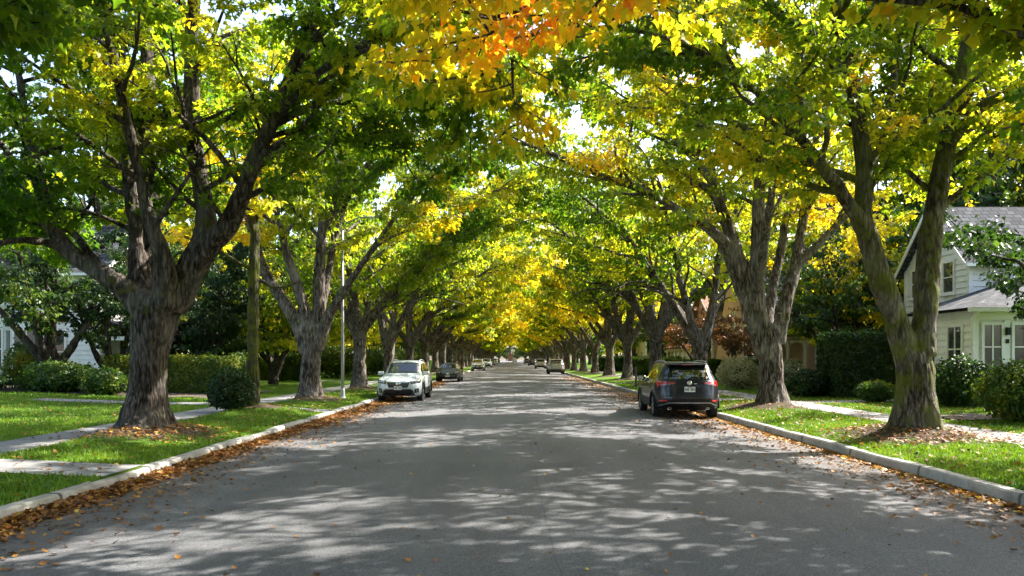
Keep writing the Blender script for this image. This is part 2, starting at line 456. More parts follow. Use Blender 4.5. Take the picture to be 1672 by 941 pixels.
# garden walks up to the houses
WALKS = [(-16, LW0 - .012, 26.2, 27.4), (-17, LW0 - .012, 52, 53.2), (RW1 + .012, 18, 27.3, 28.5), (RW1 + .012, 17, 47.5, 48.7)]
for xa, xb, y0, y1 in WALKS:
    tag(grid_sheet('path', np.linspace(xa, xb, 24), np.linspace(y0, y1, 6), ground_h, M['walk'], lift=.016), kind='structure')
# planting beds
BEDS = [(10.9, 16.5, 19.6, 21.4), (11.4, 16, 33, 36), (-24, -10.9, 30.2, 36.5)]
for xa, xb, y0, y1 in BEDS:
    tag(grid_sheet('soil', np.linspace(xa, xb, 20), np.linspace(y0, y1, 12), lambda X, Y: ground_h(X, Y) + .03 + .03 * np.sin(X * 5) * np.sin(Y * 4), M['soil']), kind='structure')

# kerbs: cast lengths with joints, dropped at the near carriage walk
def kerb(side, xf, drops):
    prof = [(0, -.1), (0.006, .10), (.014, .145), (.04, .168), (.17, .172), (.178, .05)]
    ys = []
    y = -12.0
    while y < 460:
        ln = 2.4
        ys += [(y + .012, 0), (y + .03, 1), (y + ln * .5, 1), (y + ln - .03, 1), (y + ln - .012, 0)]
        y += ln
    for d0, d1 in drops:
        for q in (d0 - .25, d0, d1, d1 + .18): ys.append((q, 1))
    ys.sort()
    V = []
    for (y, full) in ys:
        dr = 0
        for d0, d1 in drops:
            dr = max(dr, float(sstep(d0 - .26, d0, y) * (1 - sstep(d1, d1 + .19, y))))
        wob = .006 * math.sin(y * 1.7) + .004 * math.sin(y * 4.1 + side)
        for (dx, z) in prof:
            zz = z if z < .06 else z * (1 - .10 * dr)
            if not full and z > 0: zz -= .012; dx = dx + .008 if dx < .1 else dx
            V.append((xf + side * (dx + wob), y, zz + (wob if z > .06 else 0)))
    k = len(prof)
    Fs = [(j * k + i, j * k + i + 1, (j + 1) * k + i + 1, (j + 1) * k + i) for j in range(len(ys) - 1) for i in range(k - 1)]
    tag(MB().add(V, Fs).build('kerb', M['kerb']), kind='structure')
kerb(-1, LK, [(11.0, 11.9)]); kerb(1, RK, [])

# ---------------------------------------------------------------- leaves
MAPLE = np.array([(0, .32), (0, 0), (.31, -.1), (.36, .13), (.58, .4), (.37, .48), (.21, .64), (.0, 1.0), (-.21, .64), (-.37, .48), (-.58, .4), (-.36, .13), (-.31, -.1)])
MAPLE_F = [(0, i, i + 1) for i in range(1, 12)] + [(0, 12, 1)]
KITE = np.array([(0, 0), (.42, .42), (0, 1.), (-.42, .42)]); KITE_F = [(0, 1, 2), (0, 2, 3)]
BLADE = np.array([(-.06, 0), (.06, 0), (.045, .55), (0, 1), (-.045, .55)]); BLADE_F = [(0, 1, 2), (0, 2, 4), (4, 2, 3)]

def leaf_verts(C, v, n, size, shape, fold=.35, droop=.35):
    """C positions (N,3); v leaf axis; n leaf normal -> vertex array and faces"""
    T, TF = shape
    v = v / (np.linalg.norm(v, axis=1, keepdims=True) + 1e-9)
    u = np.cross(v, n); u /= np.linalg.norm(u, axis=1, keepdims=True) + 1e-9
    n = np.cross(u, v)
    x, yv = T[:, 0], T[:, 1]
    z = np.abs(x) * fold - droop * yv * yv
    V = C[:, None, :] + size[:, None, None] * (x[None, :, None] * u[:, None, :] + yv[None, :, None] * v[:, None, :] + z[None, :, None] * n[:, None, :])
    TFa = np.array(TF)
    Fs = (np.arange(len(C)) * len(T))[:, None, None] + TFa[None]
    return V.reshape(-1, 3), Fs.reshape(-1, TFa.shape[1]), len(TF)

def leaf_mesh(name, C, v, n, size, ripe, shape, fold=.35, droop=.35):
    V, Fs, k = leaf_verts(C, v, n, size, shape, fold, droop)
    return np_mesh(name, V, Fs, {'ripe': ('FACE', np.repeat(ripe, k))})

# ---------------------------------------------------------------- trees
def resample(P, step):
    """Catmull-Rom through (x,y,z,r) points"""
    P = np.asarray(P, float); out = []
    Q = np.vstack([2 * P[0] - P[1], P, 2 * P[-1] - P[-2]])
    for i in range(1, len(Q) - 2):
        p0, p1, p2, p3 = Q[i - 1:i + 3]
        n = max(1, int(np.linalg.norm(p2[:3] - p1[:3]) / step))
        for k in range(n):
            t = k / n
            out.append(.5 * (2 * p1 + (p2 - p0) * t + (2 * p0 - 5 * p1 + 4 * p2 - p3) * t * t + (3 * p1 - p0 - 3 * p2 + p3) * t ** 3))
    out.append(P[-1]); out = np.array(out); out[:, 3] = np.maximum(out[:, 3], .015)
    return out

def wobble(P, rs, amp):
    k = len(P)
    w = np.cumsum(rs.normal(0, amp, (k, 3)), axis=0); w -= np.linspace(0, 1, k)[:, None] * w[-1]
    w *= np.sin(np.linspace(0, PI, k))[:, None]
    P = P.copy(); P[:, :3] += w * np.array([1, 1, .4]); return P

def auto_mains(rs, n=6, hf=2.9, r0=.335, reach=1.0, H=13.5, lean=0.0):
    """trunk and limbs in local coordinates, the road lies towards +x"""
    top = np.array([lean, rs.uniform(-.1, .1), hf])
    trunk = [(0, 0, -.15, r0 * 1.05), (0, 0, .5, r0), (lean * .4, 0, hf * .5, r0 * .92), (lean * .8, 0, hf * .85, r0 * 1.02), (*(top + np.array([0, 0, .12])), r0 * .6)]
    mains = [resample(trunk, .2)]
    a0 = rs.uniform(-.25, .25)
    for az in ((rs.uniform(.15, .55), rs.uniform(-.55, -.15)) if reach > .5 else ()):
        p = top + np.array([.15, 0, -rs.uniform(.1, .4)]); r = r0 * rs.uniform(.42, .52); t = R(rs.uniform(34, 42)); m = 9; ln = rs.uniform(9.5, 11.5) * reach
        pts = [(*(p * np.array([.5, .5, 1]) + np.array([top[0] * .5, 0, -.35])), r * 1.1)]
        for i in range(m + 1):
            pts.append((*p, r * (1 - .88 * (i / m) ** .8) + .02))
            p = p + np.array([math.sin(t) * math.cos(az), math.sin(t) * math.sin(az), math.cos(t)]) * ln / m
            t += (R(40 if i < 3 else 74) - t) * .3 + rs.normal(0, .08); az += rs.normal(0, .1)
        mains.append(wobble(resample(pts, .25), rs, .03))
    for k in range(n):
        az = a0 + 2 * PI * k / n + rs.uniform(-.35, .35)
        inward = math.cos(az)
        inner = (k % 3 == 2)
        tilt = R(rs.uniform(10, 20) if inner else rs.uniform(28, 44))
        ln = rs.uniform(.85, 1.1) * (H - hf) * (1.02 if inner else 1.12)
        p = top + np.array([math.cos(az) * .18, math.sin(az) * .18, -rs.uniform(.35, .75)]); r = r0 * (rs.uniform(.5, .62))
        pts = [(*(p * np.array([.5, .5, 1]) + np.array([top[0] * .5, 0, -.35])), r * 1.1)]
        m = 9; t = tilt
        for i in range(m + 1):
            pts.append((*p, r * (1 - .86 * (i / m) ** .8) + .02))
            d = np.array([math.sin(t) * math.cos(az), math.sin(t) * math.sin(az), math.cos(t)])
            p = p + d * ln / m
            tgt = R(12) if inner else R(34 if i < 4 else 50 + 16 * inward * reach)
            t += (tgt - t) * .28 + rs.normal(0, .09); az += rs.normal(0, .13)
        mains.append(wobble(resample(pts, .25), rs, .03))
    return mains

def make_tree(name, rs, mains, voxel=.06, nleaf=50, lsize=.16, shape=(MAPLE, MAPLE_F), zmin=None, dens=.50, ripe0=.4, ripe_amp=1.0,
              sec_len=(2.0, 4.3), z_first=3.9, flare=.55, furrow=.03, twigs=True, seed=1, ripe_f=None, keep=None, sec_rad=6, mat_leaf='leaf', twig_len=(.7, 1.5), leaf_start=.12, sprouts=0, hang=1.0, ripe_cap=.86):
    """returns (trunk mesh, crown mesh) in the tree's own coordinates"""
    # --- trunk and limbs: union of tubes, remeshed
    V, Fs, off = [], [], 0
    for mi, P in enumerate(mains):
        nseg = 24 if mi == 0 else 12
        v, f = tube_np(P[:, :3], P[:, 3], nseg)
        if mi == 0:      # root flare
            v = v.reshape(len(P), nseg, 3); ang = 2 * PI * np.arange(nseg) / nseg
            lob = 1 + .42 * np.cos(5 * ang + seed) * .5 + .3 * np.cos(3 * ang + 2 * seed) * .5
            for i in range(len(P)):
                hgt = P[i, 2] - P[0, 2]
                fl = flare * math.exp(-hgt / .42)
                c = P[i, :3]
                v[i] = c + (v[i] - c) * (1 + fl * np.clip(lob, .35, 2))[:, None]
                v[i] = c + (v[i] - c) * (1 + .05 * np.cos(4 * ang + seed + hgt) + .03 * np.cos(7 * ang + 2 * hgt))[:, None]
            v = v.reshape(-1, 3)
        k = len(P)
        V.append(v); fl_ = [tuple(q + off) for q in f]
        fl_ += [tuple(off + i for i in range(nseg))[::-1], tuple(off + (k - 1) * nseg + i for i in range(nseg))]
        Fs += fl_; off += len(v)
    me0 = bpy.data.meshes.new('tmp'); me0.from_pydata(np.vstack(V).tolist(), [], Fs)
    ob = bpy.data.objects.new('tmp', me0); COL.objects.link(ob)
    md = ob.modifiers.new('r', 'REMESH'); md.mode = 'VOXEL'; md.voxel_size = voxel; md.use_smooth_shade = True
    ms = ob.modifiers.new('s', 'SMOOTH'); ms.iterations = 5 if voxel < .05 else 3; ms.factor = .5
    dg = bpy.context.evaluated_depsgraph_get(); dg.update()
    me = bpy.data.meshes.new_from_object(ob.evaluated_get(dg), depsgraph=dg)
    bpy.data.objects.remove(ob); bpy.data.meshes.remove(me0)
    nv = len(me.vertices)
    co = np.empty(nv * 3, np.float32); me.vertices.foreach_get('co', co); co = co.reshape(-1, 3).astype(float)
    nr = np.empty(nv * 3, np.float32); me.vertex_normals.foreach_get('vector', nr); nr = nr.reshape(-1, 3)
    q = co * np.array([1, 1, .16]) * 11
    rid = 1 - np.abs(2 * vnoise(q + 2 * vnoise(co * 1.5, 5)[:, None], seed) - 1)
    lump = fbm(co * 2.6, seed + 3) - .5
    thick = np.clip(1.2 - co[:, 2] / 9, .25, 1)
    co += nr * ((rid - .6) * furrow * 1.3 * thick + lump * .09 * thick)[:, None]
    # --- secondary branches and twigs
    BV, BF, boff = [co], [], nv
    npoly = len(me.polygons); lt = np.empty(npoly, np.int32); me.polygons.foreach_get('loop_total', lt)
    li = np.empty(len(me.loops), np.int32); me.loops.foreach_get('vertex_index', li)
    quads = li.reshape(-1, 4) if (lt == 4).all() else None
    if quads is None:
        st = np.concatenate([[0], np.cumsum(lt)[:-1]])
        quads = li[(st[lt == 4][:, None] + np.arange(4))]; tris = li[(st[lt == 3][:, None] + np.arange(3))]
    else: tris = np.zeros((0, 3), int)
    bpy.data.meshes.remove(me)
    LC, LV, LN = [], [], []
    def tube(P, n):
        nonlocal boff
        v, f = tube_np(P[:, :3], P[:, 3], n); BV.append(v); BF.append(f + boff); boff += len(v)
    def leafs(P, cnt, spread):
        """a flat spray of leaves along polyline P"""
        k = len(P); t = rs.uniform(leaf_start, 1.03, cnt) * (k - 1); i = np.clip(t.astype(int), 0, k - 2); fr = (t - i)[:, None]
        pos = P[i, :3] * (1 - fr) + P[i + 1, :3] * fr
        d = P[i + 1, :3] - P[i, :3]; d = d / (np.linalg.norm(d, axis=1, keepdims=True) + 1e-9)
        side = np.cross(d, np.array([0, 0, 1.])); side /= np.linalg.norm(side, axis=1, keepdims=True) + 1e-9
        sg = rs.choice([-1, 1], cnt)[:, None] * rs.uniform(.15, 1, cnt)[:, None]
        pos = pos + side * sg * spread + rs.normal(0, .07, (cnt, 3)) + np.array([0, 0, -.05])
        v = side * sg * .9 + d * .5 + np.array([0, 0, -.55 * hang]) + rs.normal(0, .35, (cnt, 3))
        n = np.array([0, 0, 1.]) + rs.normal(0, .45, (cnt, 3)) + d * .3
        LC.append(pos); LV.append(v); LN.append(n)
    def sub_branch(p, d, ln, r, lvl):
        m = max(4, int(ln / .4)); pts = []; q = p.copy(); dd = d.copy()
        for i in range(m + 1):
            pts.append((*q, r * (1 - .85 * i / m) + .006))
            q = q + dd * ln / m
            dd = dd + rs.normal(0, .13, 3) + np.array([0, 0, .05 - .11 * i / m * hang]); dd /= np.linalg.norm(dd)
        return np.array(pts)
    for mi, P in enumerate(mains[1:]):
        seg = np.linalg.norm(np.diff(P[:, :3], axis=0), axis=1); s = np.concatenate([[0], np.cumsum(seg)]); tot = s[-1]
        pos = rs.uniform(.8, 1.6); ph = rs.uniform(0, 6)
        while pos < tot + .01:
            i = min(int(np.searchsorted(s, pos)), len(P) - 2); i = max(i, 1)
            p = P[i, :3]; d = P[i + 1, :3] - P[i - 1, :3]; d /= np.linalg.norm(d); rr = P[i, 3]
            frac = pos / tot
            pos += rs.uniform(.7, 1.3) * dens
            if p[2] < z_first: continue
            ph += 2.4 + rs.normal(0, .5)
            a = np.array([math.cos(ph), math.sin(ph), 0.])
            out = p - mains[0][-1, :3]; out[2] = 0; out = out / (np.linalg.norm(out) + .3)
            dr = d * .55 + a * .95 + out * .45 + np.array([0, 0, rs.uniform(-.15, .35)]); dr /= np.linalg.norm(dr)
            ln = rs.uniform(*sec_len) * (1 - .35 * frac)
            B = sub_branch(p, dr, ln, min(rr * .55, .018 + .016 * ln), 1)
            tube(B, sec_rad)
            lat = 1
            k = 1.0 if ln > 1.5 else .6
            t = .22
            while t < 1.0:
                j = min(int(t * (len(B) - 1)), len(B) - 2)
                bd = B[j + 1, :3] - B[j, :3]; bd /= np.linalg.norm(bd)
                sd = np.cross(bd, [0, 0, 1.]); sd /= np.linalg.norm(sd) + 1e-9
                dr2 = bd * .6 + sd * lat * .9 + rs.normal(0, .25, 3) + np.array([0, 0, -.05]); dr2 /= np.linalg.norm(dr2)
                tl = rs.uniform(*twig_len) * (1.05 - .4 * t)
                Tw = sub_branch(B[j, :3], dr2, tl, .012, 2)
                if twigs: tube(Tw, 3)
                leafs(Tw, int(nleaf * tl), .2)
                lat *= -1; t += .42 / ln * rs.uniform(.7, 1.3)
            leafs(B[len(B) // 2:], int(nleaf * .7), .22)
    for _ in range(sprouts):     # short leafy shoots straight off the limbs
        P = mains[rs.integers(1, len(mains))]; i = rs.integers(2, len(P) - 1)
        if P[i, 2] < 2.6: continue
        d = rs.normal(0, 1, 3); d[2] = abs(d[2]) * .3; d /= np.linalg.norm(d)
        Tw = sub_branch(P[i, :3], d, rs.uniform(.4, .8), .01, 2); tube(Tw, 3); leafs(Tw, int(nleaf * .6), .16)
    tv = np.vstack(BV)
    tm = np_mesh(name + '_trunk', tv, [quads, tris] + ([np.vstack(BF)] if BF else []), None, True)
    C = np.vstack(LC); v = np.vstack(LV); n = np.vstack(LN)
    ok = np.ones(len(C), bool)
    if zmin is not None: ok &= C[:, 2] > zmin(C)
    if keep is not None: ok &= keep(C)
    # natural gaps
    ok &= fbm(C / .8, seed + 40, 2) > .31
    C, v, n = C[ok], v[ok], n[ok]; print('leaves', name, len(C))
    rp = ripe0 + ripe_amp * ((fbm(C / np.array([3.0, 3.0, 2.1]), seed + 9, 3) - .5) * 1.0 + (vnoise(C / .5, seed + 4) - .5) * .26) + rs.normal(0, .075, len(C))
    if ripe_f is not None: rp = rp + ripe_f(C)
    rp = np.where(rp > ripe_cap, ripe_cap - (rp - ripe_cap) * .4, rp)
    size = lsize * np.clip(rs.normal(.92, .24, len(C)), .4, 1.5)
    cm = leaf_mesh(name + '_crown', C, v, n, size, rp, shape)
    return tm, cm

def plant_tree(name, tm, cm, loc, rz=0, sc=(1, 1, 1), ripe=0.0, moss=.1, bright=.5, leafmat='leaf', label=None, cat='tree', group=None):
    t = empty(name, loc, rz); t.scale = sc
    a = mobj('trunk', tm, M['bark'], t); a.color = (moss, bright, 0, 1)
    c = mobj('crown', cm, M[leafmat], t); c.color = (.5 + ripe, 0, 0, 1)
    return tag(t, label, cat, group)

def px_mains(Y, base, lst):
    """limbs given as (px, py, radius, dy) -> local points about base"""
    out = []
    for pl in lst:
        pts = []
        for q in pl:
            px, py, r = q[:3]; dy = q[3] if len(q) > 3 else 0
            p = at(px, py, Y + dy) - np.array([base[0], base[1], base[2]])
            pts.append((*p, r))
        out.append(resample([(*q[:3], q[3] * (.71 if q[3] > .3 else .82)) for q in pts], .22))
    return out

def base_of(x, y):
    return (x, y, float(ground_h(np.array([x]), np.array([y]))[0]) - .04)

def road_clear(bx, lo=4.1, side=3.3):
    def f(C):
        X = C[:, 0] + bx
        return np.where(np.abs(X - .3) < 5.2, lo + .3 * np.sin(C[:, 1] * 1.7 + C[:, 0] * 1.1), side + .5 * np.sin(C[:, 1] * 1.3))
    return f

GR_N = 'maples lining the street'
# --- the big maple beside the near kerb (left row)
bx, by = L_POS[1]; b0 = base_of(bx, by); Y = by
sk = px_mains(Y, b0, [
    [(238, 725, .56), (237, 690, .53), (240, 640, .48), (244, 580, .47), (252, 525, .60), (266, 490, .56)],
    [(250, 535, .36), (222, 492, .30), (190, 462, .25), (150, 437, .23), (108, 405, .21), (78, 360, .19), (45, 340, .15), (-15, 325, .12, -.6), (-90, 290, .08, -1.2), (-170, 270, .04, -2)],
    [(120, 415, .12), (70, 395, .09, -.3), (10, 395, .07, -.8), (-60, 420, .04, -1.2), (-110, 440, .02, -1.5)],
    [(170, 450, .12), (120, 380, .1, .8), (80, 350, .08, 1.6), (30, 350, .06, 2.4), (-40, 370, .03, 3.2)],
    [(80, 365, .17), (66, 300, .14, .2), (48, 220, .11, .5), (30, 120, .09, .9), (10, 20, .06, 1.5), (0, -90, .03, 2)],
    [(248, 530, .34, .2), (228, 450, .26, .3), (221, 380, .18, .4), (212, 300, .16, .5), (203, 210, .14, .7), (190, 110, .11, 1.1), (170, -10, .08, 1.6), (150, -140, .04, 2.2)],
    [(270, 500, .34, -.2), (268, 430, .24, -.35), (243, 355, .15, -.5), (225, 275, .13, -.7), (203, 180, .11, -1.1), (180, 80, .08, -1.7), (150, -20, .05, -2.4), (110, -110, .03, -3)],
    [(256, 510, .36, .4), (248, 400, .24, .8), (243, 260, .21, 1.2), (241, 120, .19, 1.5), (238, 0, .16, 1.8), (226, -150, .12, 2.3), (210, -300, .07, 3), (200, -420, .03, 3.5)],
    [(280, 500, .42), (316, 425, .33), (338, 370, .26, .1), (326, 290, .22, .15), (314, 200, .20, .1), (313, 90, .18, 0), (317, -10, .16, -.2), (328, -150, .12, -.6), (340, -300, .07, -1), (350, -430, .03, -1.2)],
    [(280, 505, .45), (325, 425, .35), (372, 368, .26, -.2), (398, 310, .20, -.35), (415, 260, .19, -.5), (452, 185, .17, -.7), (490, 85, .15, -1.1), (522, 0, .12, -1.5), (565, -120, .09, -2.1), (620, -250, .05, -2.8), (680, -350, .03, -3.4)],
    [(452, 190, .1, -.7), (520, 120, .09, -1.6), (600, 70, .08, -2.6), (690, 40, .06, -3.6), (770, 30, .03, -4.5)],
    [(490, 90, .12, -1.1), (570, 10, .10, -.9), (660, -40, .08, -.5), (760, -60, .06, 0), (850, -50, .03, .4)],
    [(440, 205, .12, -.6), (520, 170, .10, .8), (610, 150, .08, 2), (710, 150, .06, 3.2), (800, 165, .03, 4.2)],
    [(405, 290, .10, -.4), (450, 250, .08, .6), (520, 225, .07, 1.6), (600, 235, .05, 2.6), (690, 260, .03, 3.4)],
])
rs = np.random.default_rng(11)
tm, cm = make_tree('maple', rs, sk, .034, 116, .115, zmin=lambda C: np.where(C[:, 0] < -1.5, 3.0, np.where(C[:, 0] > 2, 4.0, 4.4)), seed=2, keep=lambda C: ~((C[:, 1] < 1.2) & (C[:, 1] > -3.5) & (C[:, 2] < 7.8) & (C[:, 0] > -.9) & (C[:, 0] < 3.0) & (vnoise(C / .8, 77) > .52) & ~((C[:, 0] < .2) & (C[:, 2] > 5.3) & (C[:, 1] < -1))), ripe0=.37, flare=1.25, sprouts=14,
                   ripe_f=lambda C: .24 * np.exp(-((C[:, 0] + .4) ** 2 + (C[:, 2] - 6.3) ** 2 + (C[:, 1] + 2.0) ** 2) / 1.6) + .04 * sstep(8, 13, C[:, 2]))
plant_tree('maple_tree', tm, cm, b0, 0, ripe=0, moss=.14, bright=.36, label='huge dark-barked maple with six limbs on the near verge', group=GR_N)

# --- right row, first maple: two leaders, moss on the limb
bx, by = R_POS[1]; b0 = base_of(bx, by); Y = by
sk = px_mains(Y, b0, [
    [(1496, 722, .52), (1496, 690, .50), (1495, 640, .465), (1493, 600, .455), (1490, 578, .40)],
    [(1484, 590, .36), (1462, 520, .31), (1442, 465, .28), (1424, 410, .255), (1407, 355, .225), (1412, 300, .21, .1), (1404, 210, .195, .1), (1386, 110, .175, 0), (1362, 0, .15, -.3), (1340, -120, .11, -.7), (1310, -260, .07, -1.2), (1290, -370, .03, -1.6)],
    [(1420, 400, .19), (1384, 330, .17, -.2), (1342, 272, .145, -.5), (1292, 208, .12, -.9), (1235, 150, .09, -1.4), (1160, 95, .07, -2.1), (1080, 60, .05, -3), (1000, 40, .03, -3.8)],
    [(1505, 580, .36), (1509, 520, .31, .1), (1515, 450, .285, .2), (1520, 380, .265, .3), (1534, 300, .225, .4), (1550, 215, .20, .5), (1572, 110, .17, .7), (1592, 0, .14, 1), (1610, -140, .10, 1.4), (1625, -300, .06, 1.8), (1630, -400, .03, 2)],
    [(1530, 330, .14, .4), (1545, 240, .12, 2.0), (1562, 120, .09, 3.8), (1575, 10, .06, 5.2), (1580, -80, .03, 6.4)],
    [(1545, 240, .17, .4), (1588, 186, .145, .1), (1638, 155, .13, -.2), (1702, 132, .10, -.6), (1790, 90, .07, -1.2), (1880, 40, .04, -1.8)],
    [(1342, 272, .11, -.5), (1260, 230, .09, .5), (1170, 190, .07, 1.6), (1070, 170, .05, 2.6), (980, 165, .03, 3.4)],
    [(1362, 0, .12, -.3), (1270, -70, .1, -.6), (1160, -110, .08, -1), (1040, -130, .05, -1.4), (930, -120, .03, -1.8)],
    [(1412, 300, .12, .1), (1440, 230, .1, .9), (1460, 140, .09, 1.8), (1470, 20, .07, 2.8), (1480, -120, .04, 3.6)],
    [(1388, 120, .1, 0), (1330, 60, .09, .9), (1260, 10, .07, 1.8), (1180, -50, .05, 2.6), (1100, -80, .03, 3.2)],
])
rs = np.random.default_rng(23)
tm, cm = make_tree('maple', rs, sk, .034, 84, .115, zmin=lambda C: np.where(C[:, 0] < -3, 4.2, 4.15 + .25 * np.sin(C[:, 0] * 2)), seed=5, ripe0=.47, flare=1.0, sprouts=26, z_first=4.3,
                   ripe_f=lambda C: .28 * np.exp(-((C[:, 0] + 1.2) ** 2 + (C[:, 2] - 5.9) ** 2 + (C[:, 1] + .6) ** 2) / .8) + .06 * sstep(0, -5, C[:, 0]))
plant_tree('maple_tree', tm, cm, b0, 0, ripe=0, moss=.54, bright=.50, label='two-leader maple with mossy limb beside the white clapboard house', group=GR_N)

# --- right row, second maple: arching branch over the road
bx, by = R_POS[2]; b0 = base_of(bx, by); Y = by
sk = px_mains(Y, b0, [
    [(1261, 672, .54), (1260, 640, .50), (1259, 600, .48), (1256, 560, .49), (1252, 530, .4)],
    [(1248, 580, .40), (1226, 510, .34), (1204, 450, .30), (1188, 405, .27), (1160, 375, .20, -.3), (1112, 346, .165, -.8), (1052, 312, .14, -1.3), (990, 290, .12, -1.8), (930, 264, .10, -2.2), (872, 240, .07, -2.6), (800, 225, .04, -3)],
    [(1226, 510, .30), (1208, 430, .28), (1188, 370, .24, .2), (1168, 310, .21, .4), (1152, 230, .17, .6), (1140, 130, .13, .9), (1128, 20, .09, 1.3), (1120, -80, .05, 1.6)],
    [(1165, 300, .16, .4), (1100, 225, .13, 1.2), (1015, 165, .1, 2), (925, 125, .07, 2.8), (840, 110, .03, 3.5)],
    [(1152, 230, .14, .6), (1090, 130, .11, .2), (1010, 50, .09, -.4), (920, 0, .06, -1), (840, -20, .03, -1.6)],
    [(1252, 570, .36), (1238, 490, .31, -.1), (1236, 430, .28, -.2), (1238, 370, .26, -.2), (1240, 300, .22, -.3), (1246, 210, .17, -.4), (1252, 110, .12, -.5), (1258, 0, .07, -.6)],
    [(1268, 560, .36), (1284, 490, .26), (1298, 440, .23, .2), (1304, 400, .2, .4), (1316, 330, .17, .7), (1330, 240, .13, 1), (1345, 140, .09, 1.4), (1360, 40, .05, 1.8)],
    [(1298, 440, .17, .2), (1340, 395, .15, 0), (1382, 350, .13, -.3), (1430, 290, .1, -.8), (1480, 220, .07, -1.3), (1520, 150, .04, -1.8)],
    [(1240, 470, .18, -.3), (1252, 370, .15, -1.6), (1275, 240, .11, -3.2), (1300, 110, .07, -4.6), (1320, 0, .03, -5.6)],
    [(1250, 540, .24, .4), (1262, 470, .2, .9), (1280, 380, .17, 1.4), (1290, 280, .13, 2), (1300, 170, .09, 2.8), (1310, 60, .05, 3.4)],
])
rs = np.random.default_rng(37)
tm, cm = make_tree('maple', rs, sk, .042, 56, .13, zmin=lambda C: np.where(C[:, 0] < -3, 5.2, 5.0 + .5 * np.sin(C[:, 0] * 2)), seed=8, ripe0=.50, flare=.95, sprouts=12, z_first=5.4)
plant_tree('maple_tree', tm, cm, b0, 0, ripe=0, moss=.08, bright=.62, label='maple just ahead of the dark SUV, one branch arching over road', group=GR_N)

# --- left row, second maple
bx, by = L_POS[2]; b0 = base_of(bx, by); Y = by
sk = px_mains(Y, b0, [
    [(506, 662, .56), (506, 640, .52), (507, 600, .47), (510, 560, .48), (511, 530, .4)],
    [(500, 575, .36), (485, 530, .28), (462, 490, .25), (435, 450, .23), (420, 410, .2, .2), (402, 350, .15, .4), (385, 280, .11, .7), (365, 190, .07, 1), (350, 120, .04, 1.3)],
    [(505, 560, .32), (498, 510, .26, -.1), (486, 470, .24, -.2), (470, 420, .2, -.4), (455, 360, .15, -.7), (445, 290, .11, -1.1), (440, 200, .07, -1.6), (435, 120, .04, -2)],
    [(515, 560, .34), (520, 510, .29, .1), (521, 460, .27, .2), (523, 420, .25, .3), (527, 350, .18, .5), (532, 270, .13, .8), (540, 170, .08, 1.2), (545, 90, .04, 1.5)],
    [(518, 570, .3), (535, 520, .23, -.2), (553, 490, .2, -.4), (575, 455, .16, -.8), (610, 405, .13, -1.2), (650, 350, .1, -1.7), (700, 300, .07, -2.3), (760, 265, .04, -3)],
    [(525, 380, .16, .4), (590, 280, .13, .9), (670, 205, .1, 1.5), (760, 160, .07, 2.2), (850, 145, .03, 3)],
    [(620, 395, .11, -1.2), (700, 345, .09, 0), (780, 320, .06, 1.2), (850, 320, .03, 2.2)],
    [(512, 545, .25, .5), (530, 480, .2, 1), (545, 400, .16, 1.6), (570, 310, .12, 2.3), (600, 220, .08, 3), (620, 150, .04, 3.5)],
])
rs = np.random.default_rng(41)
tm, cm = make_tree('maple', rs, sk, .045, 75, .135, zmin=lambda C: np.where(C[:, 0] > 2.5, 5.0, 4.6), seed=13, ripe0=.5, flare=.8, sprouts=10, z_first=5.0,
                   ripe_f=lambda C: .18 * sstep(0.5, -3, C[:, 0]) * sstep(9, 5.5, C[:, 2]))
plant_tree('maple_tree', tm, cm, b0, 0, ripe=0, moss=.1, bright=.56, label='orange-tinged maple behind the galvanised lamp post', group=GR_N)

# --- generated maples: near pair out of frame, then the long rows
def gen(seed, **kw):
    rs = np.random.default_rng(seed)
    mk = dict(n=6, hf=2.9, r0=.335, reach=1.0, H=13.5, lean=0.0)
    for k in list(kw):
        if k in mk: mk[k] = kw.pop(k)
    ex = kw.pop('extra', [])
    return make_tree('maple', rs, auto_mains(rs, **mk) + [resample(e, .22) for e in ex], seed=seed, **kw)

nearL = gen(101, voxel=.06, nleaf=80, lsize=.125, zmin=road_clear(-7.4, 4.3, 3.9), ripe0=.34, hf=3.1)
thin = gen(113, voxel=.08, nleaf=36, lsize=.125, zmin=road_clear(-8.2, 4.4, 4.0), ripe0=.5, hf=3.1, dens=.62)
nearR = gen(107, extra=[[(0, 0, 2.6, .2), (2.6, -.2, 5.4, .15), (5.0, -.5, 6.3, .10), (6.8, -.9, 6.0, .06), (8.0, -1.1, 5.4, .04), (8.8, -1.3, 4.9, .02)], [(5.0, -.5, 6.3, .08), (6.6, -1.8, 6.3, .06), (7.8, -2.8, 5.8, .04), (8.5, -3.3, 5.3, .02)]], voxel=.06, nleaf=56, lsize=.125, zmin=road_clear(-8.2, 4.2, 4.0), ripe0=.38, hf=3.1, ripe_cap=1.0,
            ripe_f=lambda C: .68 * np.exp(-((C[:, 0] - 7.9) ** 2 * .5 + (C[:, 1] + 1.2) ** 2 * .3 + (C[:, 2] - 5.2) ** 2 * .5) / 3.9))
plant_tree('maple_tree', *thin, base_of(8.3, -1.4), PI + .5, (1, -1, 1), label='unseen-trunk maple beside the camera that shades the nearest road', group=GR_N)
plant_tree('maple_tree', *thin, base_of(13.2, 10.4), PI + .2, (1, 1, 1.05), label='garden maple out of view, added to shade the nearest road', group=GR_N)  # extra tree added outside the frame to keep sun off the foreground road
plant_tree('maple_tree', *nearL, base_of(*L_POS[0]), 0, label='green maple with its trunk out of view, leaves hanging in above near kerb', group=GR_N)
plant_tree('maple_tree', *nearR, base_of(*R_POS[0]), PI, sc=(1, 1, 1), label='maple with orange leaves hanging over the road at top, trunk unseen', group=GR_N)

